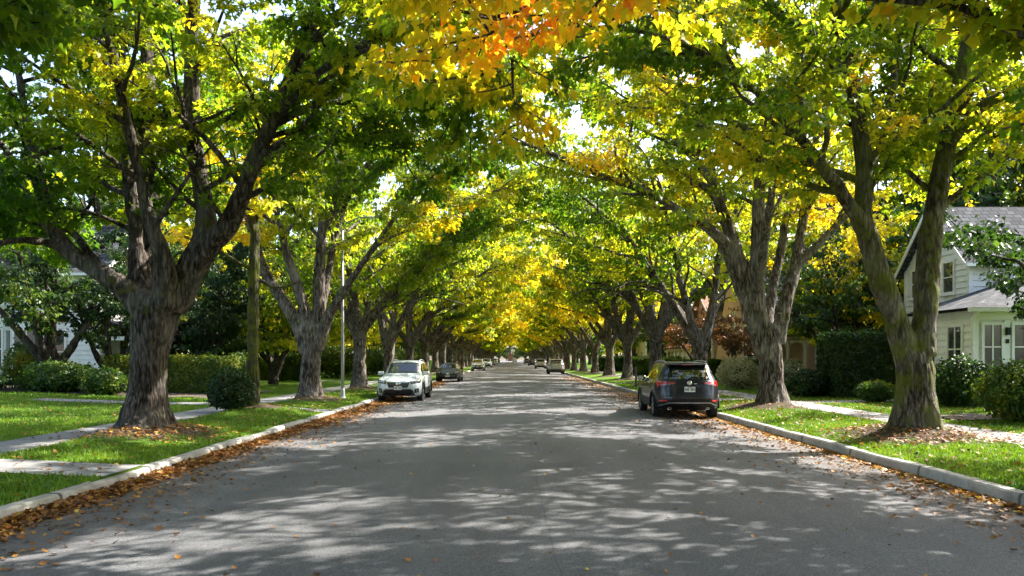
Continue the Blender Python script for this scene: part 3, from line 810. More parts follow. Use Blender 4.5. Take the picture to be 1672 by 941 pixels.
MIDV = [gen(201 + 7 * k, voxel=.06, nleaf=35, lsize=.19, shape=(KITE, KITE_F), zmin=road_clear(-7.5, 5.0, 4.6), ripe_cap=.67, ripe0=.53, H=13.5 + k * .5, n=5 + k % 3, hf=2.7 + .2 * k, twigs=False, sec_rad=4, sprouts=6) for k in range(4)]
FARV = [gen(301 + 7 * k, voxel=.1, nleaf=20, lsize=.30, shape=(KITE, KITE_F), zmin=road_clear(-7.5, 5.0, 4.4), ripe_cap=.67, ripe0=.53, H=13.5 + k * .5, n=5 + k % 2, twigs=False, sec_rad=3, sprouts=0) for k in range(3)]
FAR2 = [gen(401 + 7 * k, voxel=.14, nleaf=11, lsize=.5, shape=(KITE, KITE_F), zmin=road_clear(-7.5, 5.0, 4.4), ripe_cap=.67, ripe0=.54, H=13.5, n=5, twigs=False, sec_rad=3, sprouts=0) for k in range(2)]
for k, y in enumerate((-9.5, -19, -29, -40)):
    for sgn in (-1, 1):
        plant_tree('maple_tree', *MIDV[(k + (sgn > 0)) % 4], base_of(sgn * 7.9, y), 0 if sgn < 0 else PI, label='maple of the row standing behind the viewpoint', group='maples behind the viewpoint')
LL = {3: 'grey maple whose trunk stands behind the white SUV bonnet, third along kerb', 4: 'maple directly behind the roof of the parked white SUV',
      5: 'maple between the white SUV and black sedan, trunk low behind mirror', 6: 'slimmer maple trunk just short of the black sedan', 7: 'pale-limbed maple rising behind the black sedan'}
RL = {3: 'heavy maple rising straight behind the roof of the dark SUV', 4: 'grey maple ahead of the dark SUV, trunk beside its near roof rail', 5: 'maple with short thick trunk beside the wooden post',
      6: 'maple standing two trees past the wooden post', 7: 'yellowing maple three trees past the wooden post', 8: 'maple level with the silver parked car'}
for side, POS, LB in ((-1, L_POS, LL), (1, R_POS, RL)):
    for i, (x, y) in enumerate(POS):
        if i < 3: continue
        pool = MIDV if y < 62 else FARV if y < 150 else FAR2
        tm, cm = pool[(i + (1 if side > 0 else 0)) % len(pool)]
        s = rnd.uniform(.92, 1.08)
        rz = (0 if side < 0 else PI) + rnd.uniform(-.5, .5)
        rp = rnd.uniform(-.07, .09) + (.10 if (side > 0 and 55 < y < 130) else 0) + (.06 if y > 110 else 0) - (.05 if side < 0 and y < 62 else 0)
        lab = LB.get(i) or ('far maple in the receding row beyond the black sedan' if side < 0 else 'far maple in the receding row beyond the silver car')
        plant_tree('maple_tree', tm, cm, base_of(x, y), rz, (s, s * rnd.choice([1, 1, -1]), s * rnd.uniform(.95, 1.08)), rp, rnd.uniform(0, .2), rnd.uniform(.5, .66), label=lab,
                   group=GR_N if i in LB else ('far maples of the row behind the sedan' if side < 0 else 'far maples of the row behind the silver car'))

# --- the slim mossy trunk beside the footpath
b0 = base_of(*THIN); rs = np.random.default_rng(71); Y = THIN[1]
sk = px_mains(Y, b0, [
    [(414, 690, .25), (414, 660, .23), (413, 560, .205), (415, 450, .19), (416, 390, .17)],
    [(416, 420, .17), (417, 330, .14), (425, 240, .1, .3), (440, 140, .06, .6), (450, 60, .03, .8)],
    [(414, 440, .09), (390, 430, .07, -.3), (350, 405, .05, -.6), (310, 395, .03, -.9)],
    [(415, 450, .08), (450, 470, .06, .2), (490, 460, .04, .5)],
    [(416, 390, .1), (400, 320, .08, -.5), (380, 240, .05, -1), (360, 160, .03, -1.4)],
])
tm, cm = make_tree('slim', rs, sk, .03, 34, .16, zmin=lambda C: C[:, 2] * 0 + 3.3, seed=19, ripe0=.70, ripe_amp=.6, z_first=3.6, sec_len=(1.0, 2.2), flare=.3, furrow=.01)
plant_tree('maple_tree', tm, cm, b0, 0, moss=.56, bright=.24, label='slim mossy young tree with orange leaves beside the clipped shrub', group=None)

# ---------------------------------------------------------------- shrubs and hedges
def bush_mesh(name, rs, n, shape_f, size, seed, ripe0=.35, ripe_amp=.8, kite=True, core=None, fold=.35):
    """leaves spread through the outer layer of a volume; shape_f(n) gives points and outward normals"""
    C, nn = shape_f(n)
    v = nn * .5 + rs.normal(0, .6, C.shape) + np.array([0, 0, .25]); nrm = nn + rs.normal(0, .5, C.shape) + np.array([0, 0, .4])
    rp = ripe0 + ripe_amp * (fbm(C / .6, seed, 2) - .5) + rs.normal(0, .07, len(C))
    return leaf_mesh(name, C, v, nrm, size * rs.uniform(.6, 1.25, len(C)), rp, (KITE, KITE_F), fold)
def blob_shape(rs, rx, ry, rz, seed, lump=.3, bottom=.05, skin=.35):
    def f(n):
        d = rs.normal(0, 1, (n, 3)); d[:, 2] = np.where(d[:, 2] < 0, d[:, 2] * .75, d[:, 2]); d /= np.linalg.norm(d, axis=1, keepdims=True)
        rr = (1 + lump * (fbm(d * 1.9 + seed, seed, 3) - .5) * 2) * (1 - skin * rs.uniform(0, 1, n) ** 1.7) * (1 + .22 * (rs.uniform(0, 1, n) > .93) * rs.uniform(0, 1, n))
        C = d * rr[:, None] * np.array([rx, ry, rz]) + np.array([0, 0, rz * .92]); C[:, 2] = np.maximum(C[:, 2], bottom + .1 * rs.uniform(0, 1, n))
        return C, d
    return f
def box_shape(rs, lx, ly, h, seed, rough=.12, rnd_=.12):
    def f(n):
        A = np.array([lx * ly, ly * h, ly * h, lx * h, lx * h]); A = A / A.sum(); k = rs.choice(5, n, p=A)
        u, w = rs.uniform(-1, 1, n), rs.uniform(-1, 1, n); C = np.zeros((n, 3)); nn = np.zeros((n, 3))
        dep = rs.uniform(0, 1, n) ** 2 * .25
        for i in range(5):
            q = k == i
            if i == 0: C[q] = np.stack([u[q] * lx / 2, w[q] * ly / 2, h - dep[q]], -1); nn[q] = (0, 0, 1)
            elif i < 3: s = -1 if i == 1 else 1; C[q] = np.stack([s * (lx / 2 - dep[q]), u[q] * ly / 2, (w[q] + 1) / 2 * h], -1); nn[q] = (s, 0, 0)
            else: s = -1 if i == 3 else 1; C[q] = np.stack([u[q] * lx / 2, s * (ly / 2 - dep[q]), (w[q] + 1) / 2 * h], -1); nn[q] = (0, s, 0)
        C = C + nn * ((fbm(C * 1.4, seed, 3) - .5) * 2 * rough + .22 * (rs.uniform(0, 1, n) > .95) * rs.uniform(0, 1, n))[:, None]
        t = np.clip((C[:, 2] / h - .75) / .25, 0, 1) ** 2
        C[:, 0] -= np.sign(C[:, 0]) * t * rnd_ * lx * .12; C[:, 1] -= np.sign(C[:, 1]) * t * rnd_ * ly * .12
        return C, nn
    return f
def stems(mb, rs, n, spread, h):
    for _ in range(n):
        a = rs.uniform(0, 6.28); q = rs.uniform(.2, 1) * spread
        p = np.array([[math.cos(a) * q * .25, math.sin(a) * q * .25, -.06], [math.cos(a) * q * .6, math.sin(a) * q * .6, h * .5], [math.cos(a) * q, math.sin(a) * q, h * .85]])
        mb.tube(p, [.03, .022, .01], 5)
def core_mesh(me_name, kind, dims, seed):
    """dense inner growth so one does not see through"""
    mb = MB()
    if kind == 'box':
        lx, ly, h = dims; mb.box(-lx / 2 + .22, lx / 2 - .22, -ly / 2 + .22, ly / 2 - .22, .02, h - .22)
    else:
        rx, ry, rz = (d * .66 for d in dims)
        prof = [(math.sin(a) * 1, -math.cos(a)) for a in np.linspace(.15, PI - .15, 8)]
        V0 = MB().lathe(prof, 12); mb.add([(v[0] * rx, v[1] * ry, v[2] * rz + dims[2] * .9) for v in V0.V], V0.Fa)
    return mb
BUSH_N = [0]
def bush(name, x, y, dims, n, size, label, cat='shrub', kind='blob', rz=0, ripe0=.35, amp=.8, lm='yard_leaf', group=None, lump=.3):
    BUSH_N[0] += 1; sd = 500 + BUSH_N[0]; rs = np.random.default_rng(sd)
    t = empty(name, (x, y, float(ground_h(np.array([x]), np.array([y]))[0])), rz)
    sh = box_shape(rs, *dims, sd) if kind == 'box' else blob_shape(rs, *dims, sd, lump)
    c = mobj('foliage', bush_mesh('foliage', rs, n, sh, size, sd, ripe0, amp), M[lm], t); c.color = (.5, 0, 0, 1)
    mb = core_mesh('c', kind, dims, sd); h = dims[2] if kind == 'box' else dims[2] * 1.6
    stems(mb, rs, 7, min(dims[0], dims[1]) * .5, h)
    s = mb.build('stem', M['bark'], t); s.color = (.9, .25, 0, 1)
    return tag(t, label, cat, group)

# left side
bush('shrub', -7.95, 22.6, (.62, .6, .62), 6000, .075, 'dark clipped shrub at the foot of the slim mossy tree', ripe0=.22, amp=.5, lump=.2)
bush('hedge', -14.1, 33.6, (5.6, 1.6, 1.5), 12000, .10, 'square clipped hedge lit yellow-green behind the huge maple', 'hedge', 'box', 0, .62, .6)
bush('hedge', -15.2, 51, (5.0, 1.6, 1.7), 7000, .13, 'dark hedge across the lawn behind the slim mossy tree', 'hedge', 'box', 0, .52)
bush('shrub', -17.6, 31.2, (1.5, 1.1, .62), 8000, .10, 'rounded shrub beside the small dark-trunked garden tree', ripe0=.4)
bush('shrub', -21.2, 30.4, (1.9, 1.1, .42), 8000, .10, 'low spreading shrub below the bay window of the white house', ripe0=.28)
bush('shrub', -23.6, 32, (1.5, 1.2, 1.0), 7000, .10, 'tall dark shrub against the picture edge at the white porch', ripe0=.2, lump=.5)
bush('shrub', -19.6, 32.4, (.9, .8, .95), 4500, .10, 'upright pale green shrub between the bay window and the garden tree', ripe0=.62, lump=.6)
bush('shrub', -15.6, 30.6, (.8, .8, .5), 4500, .10, 'lit broadleaf shrub at the hedge end behind the huge maple', ripe0=.5)
for k, (x, y, d, lab) in enumerate([(-13.0, 60, (2.2, 1.2, 1.3), 'dark rounded shrub past the second maple'), (-12.5, 72, (2.6, 1.3, 1.2), 'rounded shrub behind the galvanised lamp post'),
                                    (-12.8, 84, (2.4, 1.3, 1.3), 'dark shrub seen between trunks above the white SUV'), (-12.8, 98, (3, 1.4, 1.3), 'far shrub behind the black sedan')]):
    bush('shrub', x, y, d, 3500, .17, lab, ripe0=.5)
# right side
bush('hedge', 13.65, 31.2, (2.5, 2.2, 2.45), 15000, .10, 'tall dark block-shaped hedge beside the white clapboard house', 'hedge', 'box', 0, .25, .5)
bush('shrub', 11.75, 31.4, (.75, .7, .55), 4500, .09, 'small dark shrub at the foot of the tall block hedge', ripe0=.2)
bush('shrub', 13.9, 24.6, (1.05, .9, .75), 9000, .09, 'bronze-green shrub under the windows of the white clapboard house', ripe0=.36)
bush('shrub', 12.35, 18.9, (1.05, .95, .80), 11000, .085, 'glossy yellow-lit shrub in the bed nearest the camera', ripe0=.58, amp=1.0)
bush('shrub', 12.6, 27.5, (.6, .5, .38), 3000, .09, 'low bright green plant on the lawn by the block hedge', ripe0=.55)
bush('shrub', 12.4, 36.2, (1.0, .9, .75), 4500, .10, 'pale silvery shrub before the peach house porch', ripe0=.6, lm='pale_leaf', lump=.5)
bush('shrub', 11.3, 39.5, (.95, .9, .8), 4000, .10, 'pale dry shrub beside the trunk of the arching maple', ripe0=.75, lm='pale_leaf', lump=.5)
bush('hedge', 14.0, 43.5, (3.2, 1.4, 1.3), 6500, .12, 'olive hedge in front of the peach house', 'hedge', 'box', 0, .52)
bush('hedge', 12.5, 55, (4.2, 1.5, 1.35), 7000, .14, 'low hedge seen just over the dark SUV roof', 'hedge', 'box', 0, .45)
bush('hedge', 12.6, 70, (4.6, 1.5, 1.5), 6000, .17, 'hedge beyond the wooden post on the far lawn', 'hedge', 'box', 0, .5)
bush('hedge', 12.8, 92, (5, 1.5, 1.6), 5000, .2, 'far dark hedge past the silver car', 'hedge', 'box', 0, .35)

# garden trees
def yard_tree(seed, H, r0, ripe0, n=5, hf=1.6, nleaf=26, lsize=.2, z_first=1.6, **kw):
    rs = np.random.default_rng(seed)
    kw = dict(dict(twigs=False, sec_rad=4), **kw)
    return make_tree('garden', rs, auto_mains(rs, n, hf, r0, .3, H, 0), .06, nleaf, lsize, (KITE, KITE_F), ripe0=ripe0, seed=seed, z_first=z_first, flare=.35, **kw)
def put_yard(v, x, y, rz, s, ripe, label, lm='yard_leaf', group=None, moss=.15, name='garden_tree'):
    return plant_tree(name, *v, base_of(x, y), rz, (s, s, s), ripe, moss, .3, lm, label, 'tree', group)
gt = yard_tree(611, 5.4, .22, .42, 6, 1.3, 130, .12, 1.7, sec_len=(1.0, 2.2), twig_len=(.4, .9))
put_yard(gt, -18.6, 32.2, .3, 1.3, .14, 'small dark-trunked garden tree before the white house windows')
put_yard(gt, -16.9, 34.0, 2.4, 1.05, .2, 'second small leafy garden tree screening the white house porch')
ev = yard_tree(621, 9.5, .3, .26, 7, .9, 70, .17, .6, sec_len=(1.6, 3.0), hang=2.2, dens=.5)
put_yard(ev, -17.2, 43, 0, 1, -.1, 'broad blue-green evergreen behind the clipped hedge')
put_yard(ev, -22.5, 60, 2, 1.1, -.05, 'dark evergreen far behind the second maple')
dk = yard_tree(631, 7.2, .2, .42, 6, 1.8, 60, .16, 2.2, sec_len=(1.2, 2.4), dens=.5)
put_yard(dk, 15.7, 37.5, .5, 1, .0, 'dark garden tree with bronze leaves above the tall block hedge')
put_yard(dk, 16.6, 21.5, 2.2, 1.0, -.12, 'dark-leaved tree leaning in over the white clapboard roof', moss=.1)
rd = yard_tree(641, 4.3, .14, .5, 6, 1.2, 45, .14, 1.5, sec_len=(1.0, 2.0))
put_yard(rd, 13.6, 47.0, .5, 1, .05, 'small red-leaved tree in front of the peach house', 'red_leaf')
put_yard(rd, 14.5, 62.0, 1.9, 1.2, 0, 'red-leaved garden tree before the brick house', 'red_leaf')
yl = yard_tree(651, 9, .25, .52, 6, 1.6, 42, .2, 2.0, ripe_cap=.66)
back = yard_tree(661, 11.5, .32, .45, 6, 1.8, 40, .25, 1.6)
far_lab_l = 'leafy garden tree closing the view behind the houses beside the footpath of the sedan'
spots = [(-15.5, 56, yl, 'yellow-green garden tree lit behind the slim mossy trunk'), (-14.6, 68, yl, 'bright garden tree glimpsed past the second maple'), (-24, 48, back, 'tall garden tree between the white house and the evergreen'),
         (-31, 36, back, 'tall green tree behind the white house with bay window'), (24, 50, back, 'tall tree behind the peach house'), (-29, 57, back, 'tall tree rising behind the white house roof'), (-13.4, 45, yl, 'yellow-green garden tree between the evergreen and second maple'), (27, 43, back, 'tall tree behind the clapboard house roof ridge'), (17.5, 40.5, yl, 'yellow-green tree between the clapboard and peach houses'),
         (20.5, 60, back, 'green tree between the peach house and the brick house'), (30, 36, back, 'tree behind the white clapboard house')]
for k, (x, y, v, lab) in enumerate(spots):
    put_yard(v, x, y, k * 1.3, (1.5 if lab.startswith('tall') else rnd.uniform(.9, 1.1)), rnd.uniform(-.05, .1), lab, 'leaf' if v is yl else 'yard_leaf')
for side in (-1, 1):
    y = 76
    while y < 380:
        x = side * rnd.uniform(16, 22)
        put_yard(rnd.choice([back, yl, back]), x, y, rnd.uniform(0, 6), rnd.uniform(.9, 1.2), rnd.uniform(-.05, .12),
                 'garden tree filling the view behind the far maple row ' + ('on the sedan side' if side < 0 else 'on the silver car side'), 'leaf',
                 'garden trees behind the far rows')
        y += rnd.uniform(12, 17)
for x, y in ((-40, 60), (-36, 80), (-30, 95), (38, 58), (34, 78), (30, 98), (44, 44)):
    put_yard(back, x, y, rnd.uniform(0, 6), 1.25, rnd.uniform(-.05, .1), 'tall background tree rising behind the gardens', 'yard_leaf', 'tall trees behind the gardens')
for k, x in enumerate((-26, -15, -6.5, 8, 17, 28, 3.2, -2.6)):
    put_yard(back, x, (436 if k < 6 else 470) + (k % 2) * 6, k, 1.3 if k < 6 else .75, .1, 'tree closing the far end of the street', 'leaf', 'trees at the far end of the street')

# ---------------------------------------------------------------- grass, fallen leaves
rs = np.random.default_rng(90)
def in_any(x, y, lst):
    q = np.zeros(len(x), bool)
    for xa, xb, y0, y1 in lst: q |= (x > xa) & (x < xb) & (y > y0) & (y < y1)
    return q
paths = [(LW1 - .01, LK, a, b) for a, b in CROSS_L] + [(RK, RW0, a, b) for a, b in CROSS_R] + WALKS + BEDS
GX, GY = [], []
for xa, xb, ya, yb, dens_ in ((LW1, LK - .17, 7, 18, 1500), (LW1, LK - .17, 18, 34, 700), (-16, LW0, 9.5, 20, 700), (-24, LW0, 20, 33, 330), (RK + .17, RW0, 8, 18, 1500), (RK + .17, RW0, 18, 36, 700), (RW1, 17, 14, 24, 600), (RW1, 16, 24, 38, 330), (LW1, LK - .17, 34, 60, 250), (RK + .17, RW0, 36, 60, 250)):
    n = int((xb - xa) * (yb - ya) * dens_ * .6)
    GX.append(rs.uniform(xa, xb, n)); GY.append(rs.uniform(ya, yb, n))
gx, gy = np.concatenate(GX), np.concatenate(GY)
ok = ~in_any(gx, gy, paths)
so = soil_f(gx, gy) + (fbm(np.stack([gx, gy, gx * 0], -1) * 4, 3, 2) - .5) * .9
ok &= (so < .45) | (rs.uniform(0, 1, len(gx)) < .04)
edge_fr = np.minimum.reduce([np.abs(gx - LW1), np.abs(gx - LW0), np.abs(gx - RW0), np.abs(gx - RW1)])
gx, gy = gx[ok], gy[ok]
gz = ground_h(gx, gy)
n = len(gx); C = np.stack([gx, gy, gz - .005], -1)
tuft = fbm(C * np.array([2.2, 2.2, 0]), 77, 2)
v = np.array([0, 0, 1.]) + rs.normal(0, .45, (n, 3)) * np.array([1, 1, .1]); nn = np.stack([rs.normal(0, 1, n), rs.normal(0, 1, n), rs.normal(0, .2, n)], -1)
far = np.clip(gy / 18, 1, 2.2)
size = (.045 + .04 * tuft) * rs.uniform(.6, 1.3, n) * (1 + .25 * (far - 1))
BL = BLADE * np.array([2.0, 1])
me = leaf_mesh('grass', C, v, nn, size, np.clip(.45 + (fbm(C * .8, 31, 3) - .5) * .9 + rs.normal(0, .15, n), 0, 1), (BL, BLADE_F), 0, .25)
g = mobj('grass', me, M['grass']); g.color = (.5, 0, 0, 1); tag(g, kind='stuff')

FX, FY, FS = [], [], []
def scatter(n, fx, ya, yb, s=(.05, .10), ypow=1.0):
    yy = ya + (yb - ya) * rs.uniform(0, 1, n) ** ypow; FX.append(fx(n)); FY.append(yy); FS.append(rs.uniform(*s, n))
scatter(5800, lambda n: LK + np.abs(rs.normal(0, .17, n)), 6, 26, (.04, .085), 1.2)
scatter(5000, lambda n: LK + np.abs(rs.normal(0, .35, n)), 20, 60, (.06, .12))
scatter(2200, lambda n: LK + np.abs(rs.normal(0, .8, n)), 6, 34, (.035, .07))
scatter(3800, lambda n: RK - np.abs(rs.normal(0, .10, n)), 7, 40, (.05, .10), 1.2)
scatter(2800, lambda n: RK - np.abs(rs.normal(0, .8, n)), 7, 40, (.025, .075), 1.1)
scatter(3000, lambda n: RK - np.abs(rs.normal(0, 1.1, n)), 18, 75, (.04, .09))
scatter(900, lambda n: rs.uniform(LK, RK, n), 4.5, 50, (.03, .06))
scatter(1300, lambda n: rs.uniform(RK + .2, RW0, n), 8, 40, (.04, .085))
scatter(1000, lambda n: rs.uniform(LW1, LK - .2, n), 9, 40, (.04, .08))
scatter(900, lambda n: rs.uniform(-17, LW0, n), 12, 34, (.04, .08))
scatter(1400, lambda n: rs.uniform(RW1 - 1.2, 16, n), 14, 36, (.04, .09))
scatter(1000, lambda n: 8.1 + rs.normal(0, .95, n), 14.2, 17.6, (.03, .08))
scatter(900, lambda n: -7.3 + rs.normal(0, .7, n), 14.8, 17.6, (.03, .08))
fx, fy, fs = np.concatenate(FX), np.concatenate(FY), np.concatenate(FS)
ok = (fx > LK) | (fx < LK - .2); ok &= (fx < RK) | (fx > RK + .2)
fx, fy, fs = fx[ok], fy[ok], fs[ok]
onr = (fx > LK) & (fx < RK)
fz = np.where(onr, road_h(fx, fy) + .006, ground_h(fx, fy) + .03)
pile = onr & (fx < LK + .3); fz = fz + pile * np.clip(.3 - (fx - LK), 0, .3) * rs.uniform(0, .32, len(fx))
n = len(fx); C = np.stack([fx, fy, fz], -1)
ang = rs.uniform(0, 6.28, n); v = np.stack([np.cos(ang), np.sin(ang), rs.uniform(0, .3, n)], -1); nn = np.array([0, 0, 1.]) + rs.normal(0, .28, (n, 3))
rp = np.clip(np.where(fx < LK + 1.2, .52, .46) + rs.normal(0, .2, n) + np.where((fx > RK - .35) & onr, .22, 0), 0, 1)
me = leaf_mesh('fallen_leaves', C, v, nn, fs, rp, (MAPLE, MAPLE_F), .3, -.25)
g = mobj('fallen_leaves', me, M['ground_leaf']); g.color = (.5, 0, 0, 1); tag(g, kind='stuff')
# ---------------------------------------------------------------- vehicles
def smooth_tab(ys, vals, q, sig=.06):
    """piecewise-linear table, slightly rounded"""
    q = np.asarray(q, float); o = 0; W = 0
    for k in np.linspace(-2, 2, 9):
        wgt = math.exp(-k * k / 2); o = o + wgt * np.interp(q + k * sig, ys, vals); W += wgt
    return o / W

class CarShape:
    def __init__(s, kind, L_, W_):
        s.L, s.w = L_, W_ / 2
        h = L_ / 2
        if kind == 'suv':
            s.y = [-h, -h + .42, -h + .75, -.2, .32, .98, 1.25, h - .3, h]
            s.zt = [1.58, 1.61, 1.65, 1.67, 1.62, 1.10, 1.06, .96, .90]
            s.zs = [1.08, 1.08, 1.07, 1.03, 1.02, 1.00, .97, .88, .82]
            s.wt = [.60, .61, .62, .635, .63, .73, .74, .68, .62]
            s.rear = ([.2, .45, .62, .9, 1.1, 1.2, 1.56, 1.7], [-h + .08, -h, -h + .02, -h + .09, -h + .10, -h + .15, -h + .44, -h + .55])
        else:
            s.y = [-h, -h + .5, -h + .95, -1.0, -.3, .25, .95, 1.2, h - .3, h]
            s.zt = [.98, 1.03, 1.07, 1.39, 1.44, 1.40, .97, .94, .84, .76]
            s.zs = [.92, .95, .95, .94, .92, .90, .88, .86, .78, .72]
            s.wt = [.60, .66, .68, .57, .58, .57, .72, .73, .66, .6]
            s.rear = ([.2, .45, .8, 1.0], [-h + .08, -h, -h + .03, -h + .08])
        s.front = ([.2, .35, .6, .8, .95, 1.05], [h - .1, h - .02, h, h - .05, h - .16, h - .3])
        s.yr = -h + (.62 if kind == 'suv' else .3); s.yf = h - .42
        s.zb = .23; s.kind = kind
    def P(s, y):
        w = s.w * (1 - .05 * np.clip((abs(y) - 1.2) / 1.1, 0, 1) ** 2)
        zt = float(smooth_tab(s.y, s.zt, y)); zs = float(smooth_tab(s.y, s.zs, y)); wt = float(smooth_tab(s.y, s.wt, y)) * s.w / .92
        zs = min(zs, zt - .03); dt = min(.07, (zt - zs) * .45)
        zb = s.zb
        return np.array([(0, zb), (.7 * w, zb), (.92 * w, zb + .03), (w * .985, zb + .12), (w, zb + .28), (w * 1.0, zb + .5 * (zs - zb) + .1), (w * .985, zs - .07), (w * .955, zs),
                         (w * .925, zs + .022), ((w * .925 + wt) / 2 + .012, (zs + .022 + zt - dt) / 2), (wt, zt - dt), (wt * .93, zt - dt * .4), (wt * .75, zt - dt * .12), (wt * .4, zt - .004), (0, zt)])
    def side(s, y, v):
        """v 0..1 on the lower flank (zb+.12 .. zs), 1..2 on the side glass strip"""
        p = s.P(y)
        if v <= 1: a = p[3:8]; t = v * 4
        else: a = p[8:11]; t = (v - 1) * 2
        i = min(int(t), len(a) - 2); f = t - i
        return a[i] * (1 - f) + a[i + 1] * f
    def top(s, y, fx):
        p = s.P(y)[10:][::-1]; x = fx * p[-1, 0]
        return np.array([x, np.interp(abs(x), p[:, 0], p[:, 1])])
    def ring(s, end):
        return s.P(s.yf if end > 0 else s.yr)
    def zc(s, end):
        r = s.ring(end); return (r[0, 1] + r[-1, 1]) / 2
    def cap(s, x, z, end):
        r = s.ring(end); zc = s.zc(end); yc = s.yf if end > 0 else s.yr
        a = np.arctan2(r[:, 1] - zc, r[:, 0]); rho = np.hypot(r[:, 0], r[:, 1] - zc)
        q = math.atan2(z - zc, abs(x)); d = math.hypot(x, z - zc)
        t = min(1, d / np.interp(q, a, rho))
        tab = s.front if end > 0 else s.rear
        ye = float(np.interp(z, *tab)); return yc + (ye - yc) * (1 - t ** 5)
    def body(s):
        ys = np.linspace(s.yr, s.yf, 56); V = []; k = 15
        full = []
        for y in ys:
            p = s.P(y); ring = [(x, z) for x, z in p] + [(-x, z) for x, z in p[1:-1][::-1]]
            full.append(ring)
        n = len(full[0])
        rows = []
        for end, y0 in ((-1, s.yr),):
            pass
        def caprows(ring, end):
            zc = s.zc(end); out = []
            for t in (.12, .35, .55, .7, .8, .87, .92, .96, .985):
                row = []
                for (x, z) in ring:
                    X, Z = x * t, zc + (z - zc) * t
                    row.append((X, s.cap(X, Z, end), Z))
                out.append(row)
            return out
        R0 = caprows(full[0], -1); R1 = caprows(full[-1], 1)
        rows = R0 + [[(x, y, z) for x, z in r] for y, r in zip(ys, full)] + R1[::-1]
        for r in rows: V += r
        Fs = [(j * n + i, j * n + (i + 1) % n, (j + 1) * n + (i + 1) % n, (j + 1) * n + i) for j in range(len(rows) - 1) for i in range(n)]
        Fs += [tuple(range(n))[::-1], tuple(range((len(rows) - 1) * n, len(rows) * n))]
        return MB().add(V, Fs)

def solid_patch(fn, nu, nv, thick):
    """fn(u,v) -> (point, inward vector); a thin solid plate"""
    A = [[fn(i / nu, j / nv) for i in range(nu + 1)] for j in range(nv + 1)]
    m = MB(); F1 = [tuple(map(float, a[0])) for r in A for a in r]; F2 = [tuple(np.array(a[0], float) + np.array(a[1], float) * thick) for r in A for a in r]
    n = nu + 1; k = len(F1); Fs = []
    for j in range(nv):
        for i in range(nu):
            q = (j * n + i, j * n + i + 1, (j + 1) * n + i + 1, (j + 1) * n + i); Fs += [q, tuple(x + k for x in q[::-1])]
    bd = [j * n + i for j, i in [(0, i) for i in range(nu)] + [(j, nu) for j in range(nv)] + [(nv, i) for i in range(nu, 0, -1)] + [(j, 0) for j in range(nv, 0, -1)]]
    Fs += [(bd[a], bd[(a + 1) % len(bd)], bd[(a + 1) % len(bd)] + k, bd[a] + k) for a in range(len(bd))]
    return m.add(F1 + F2, Fs)

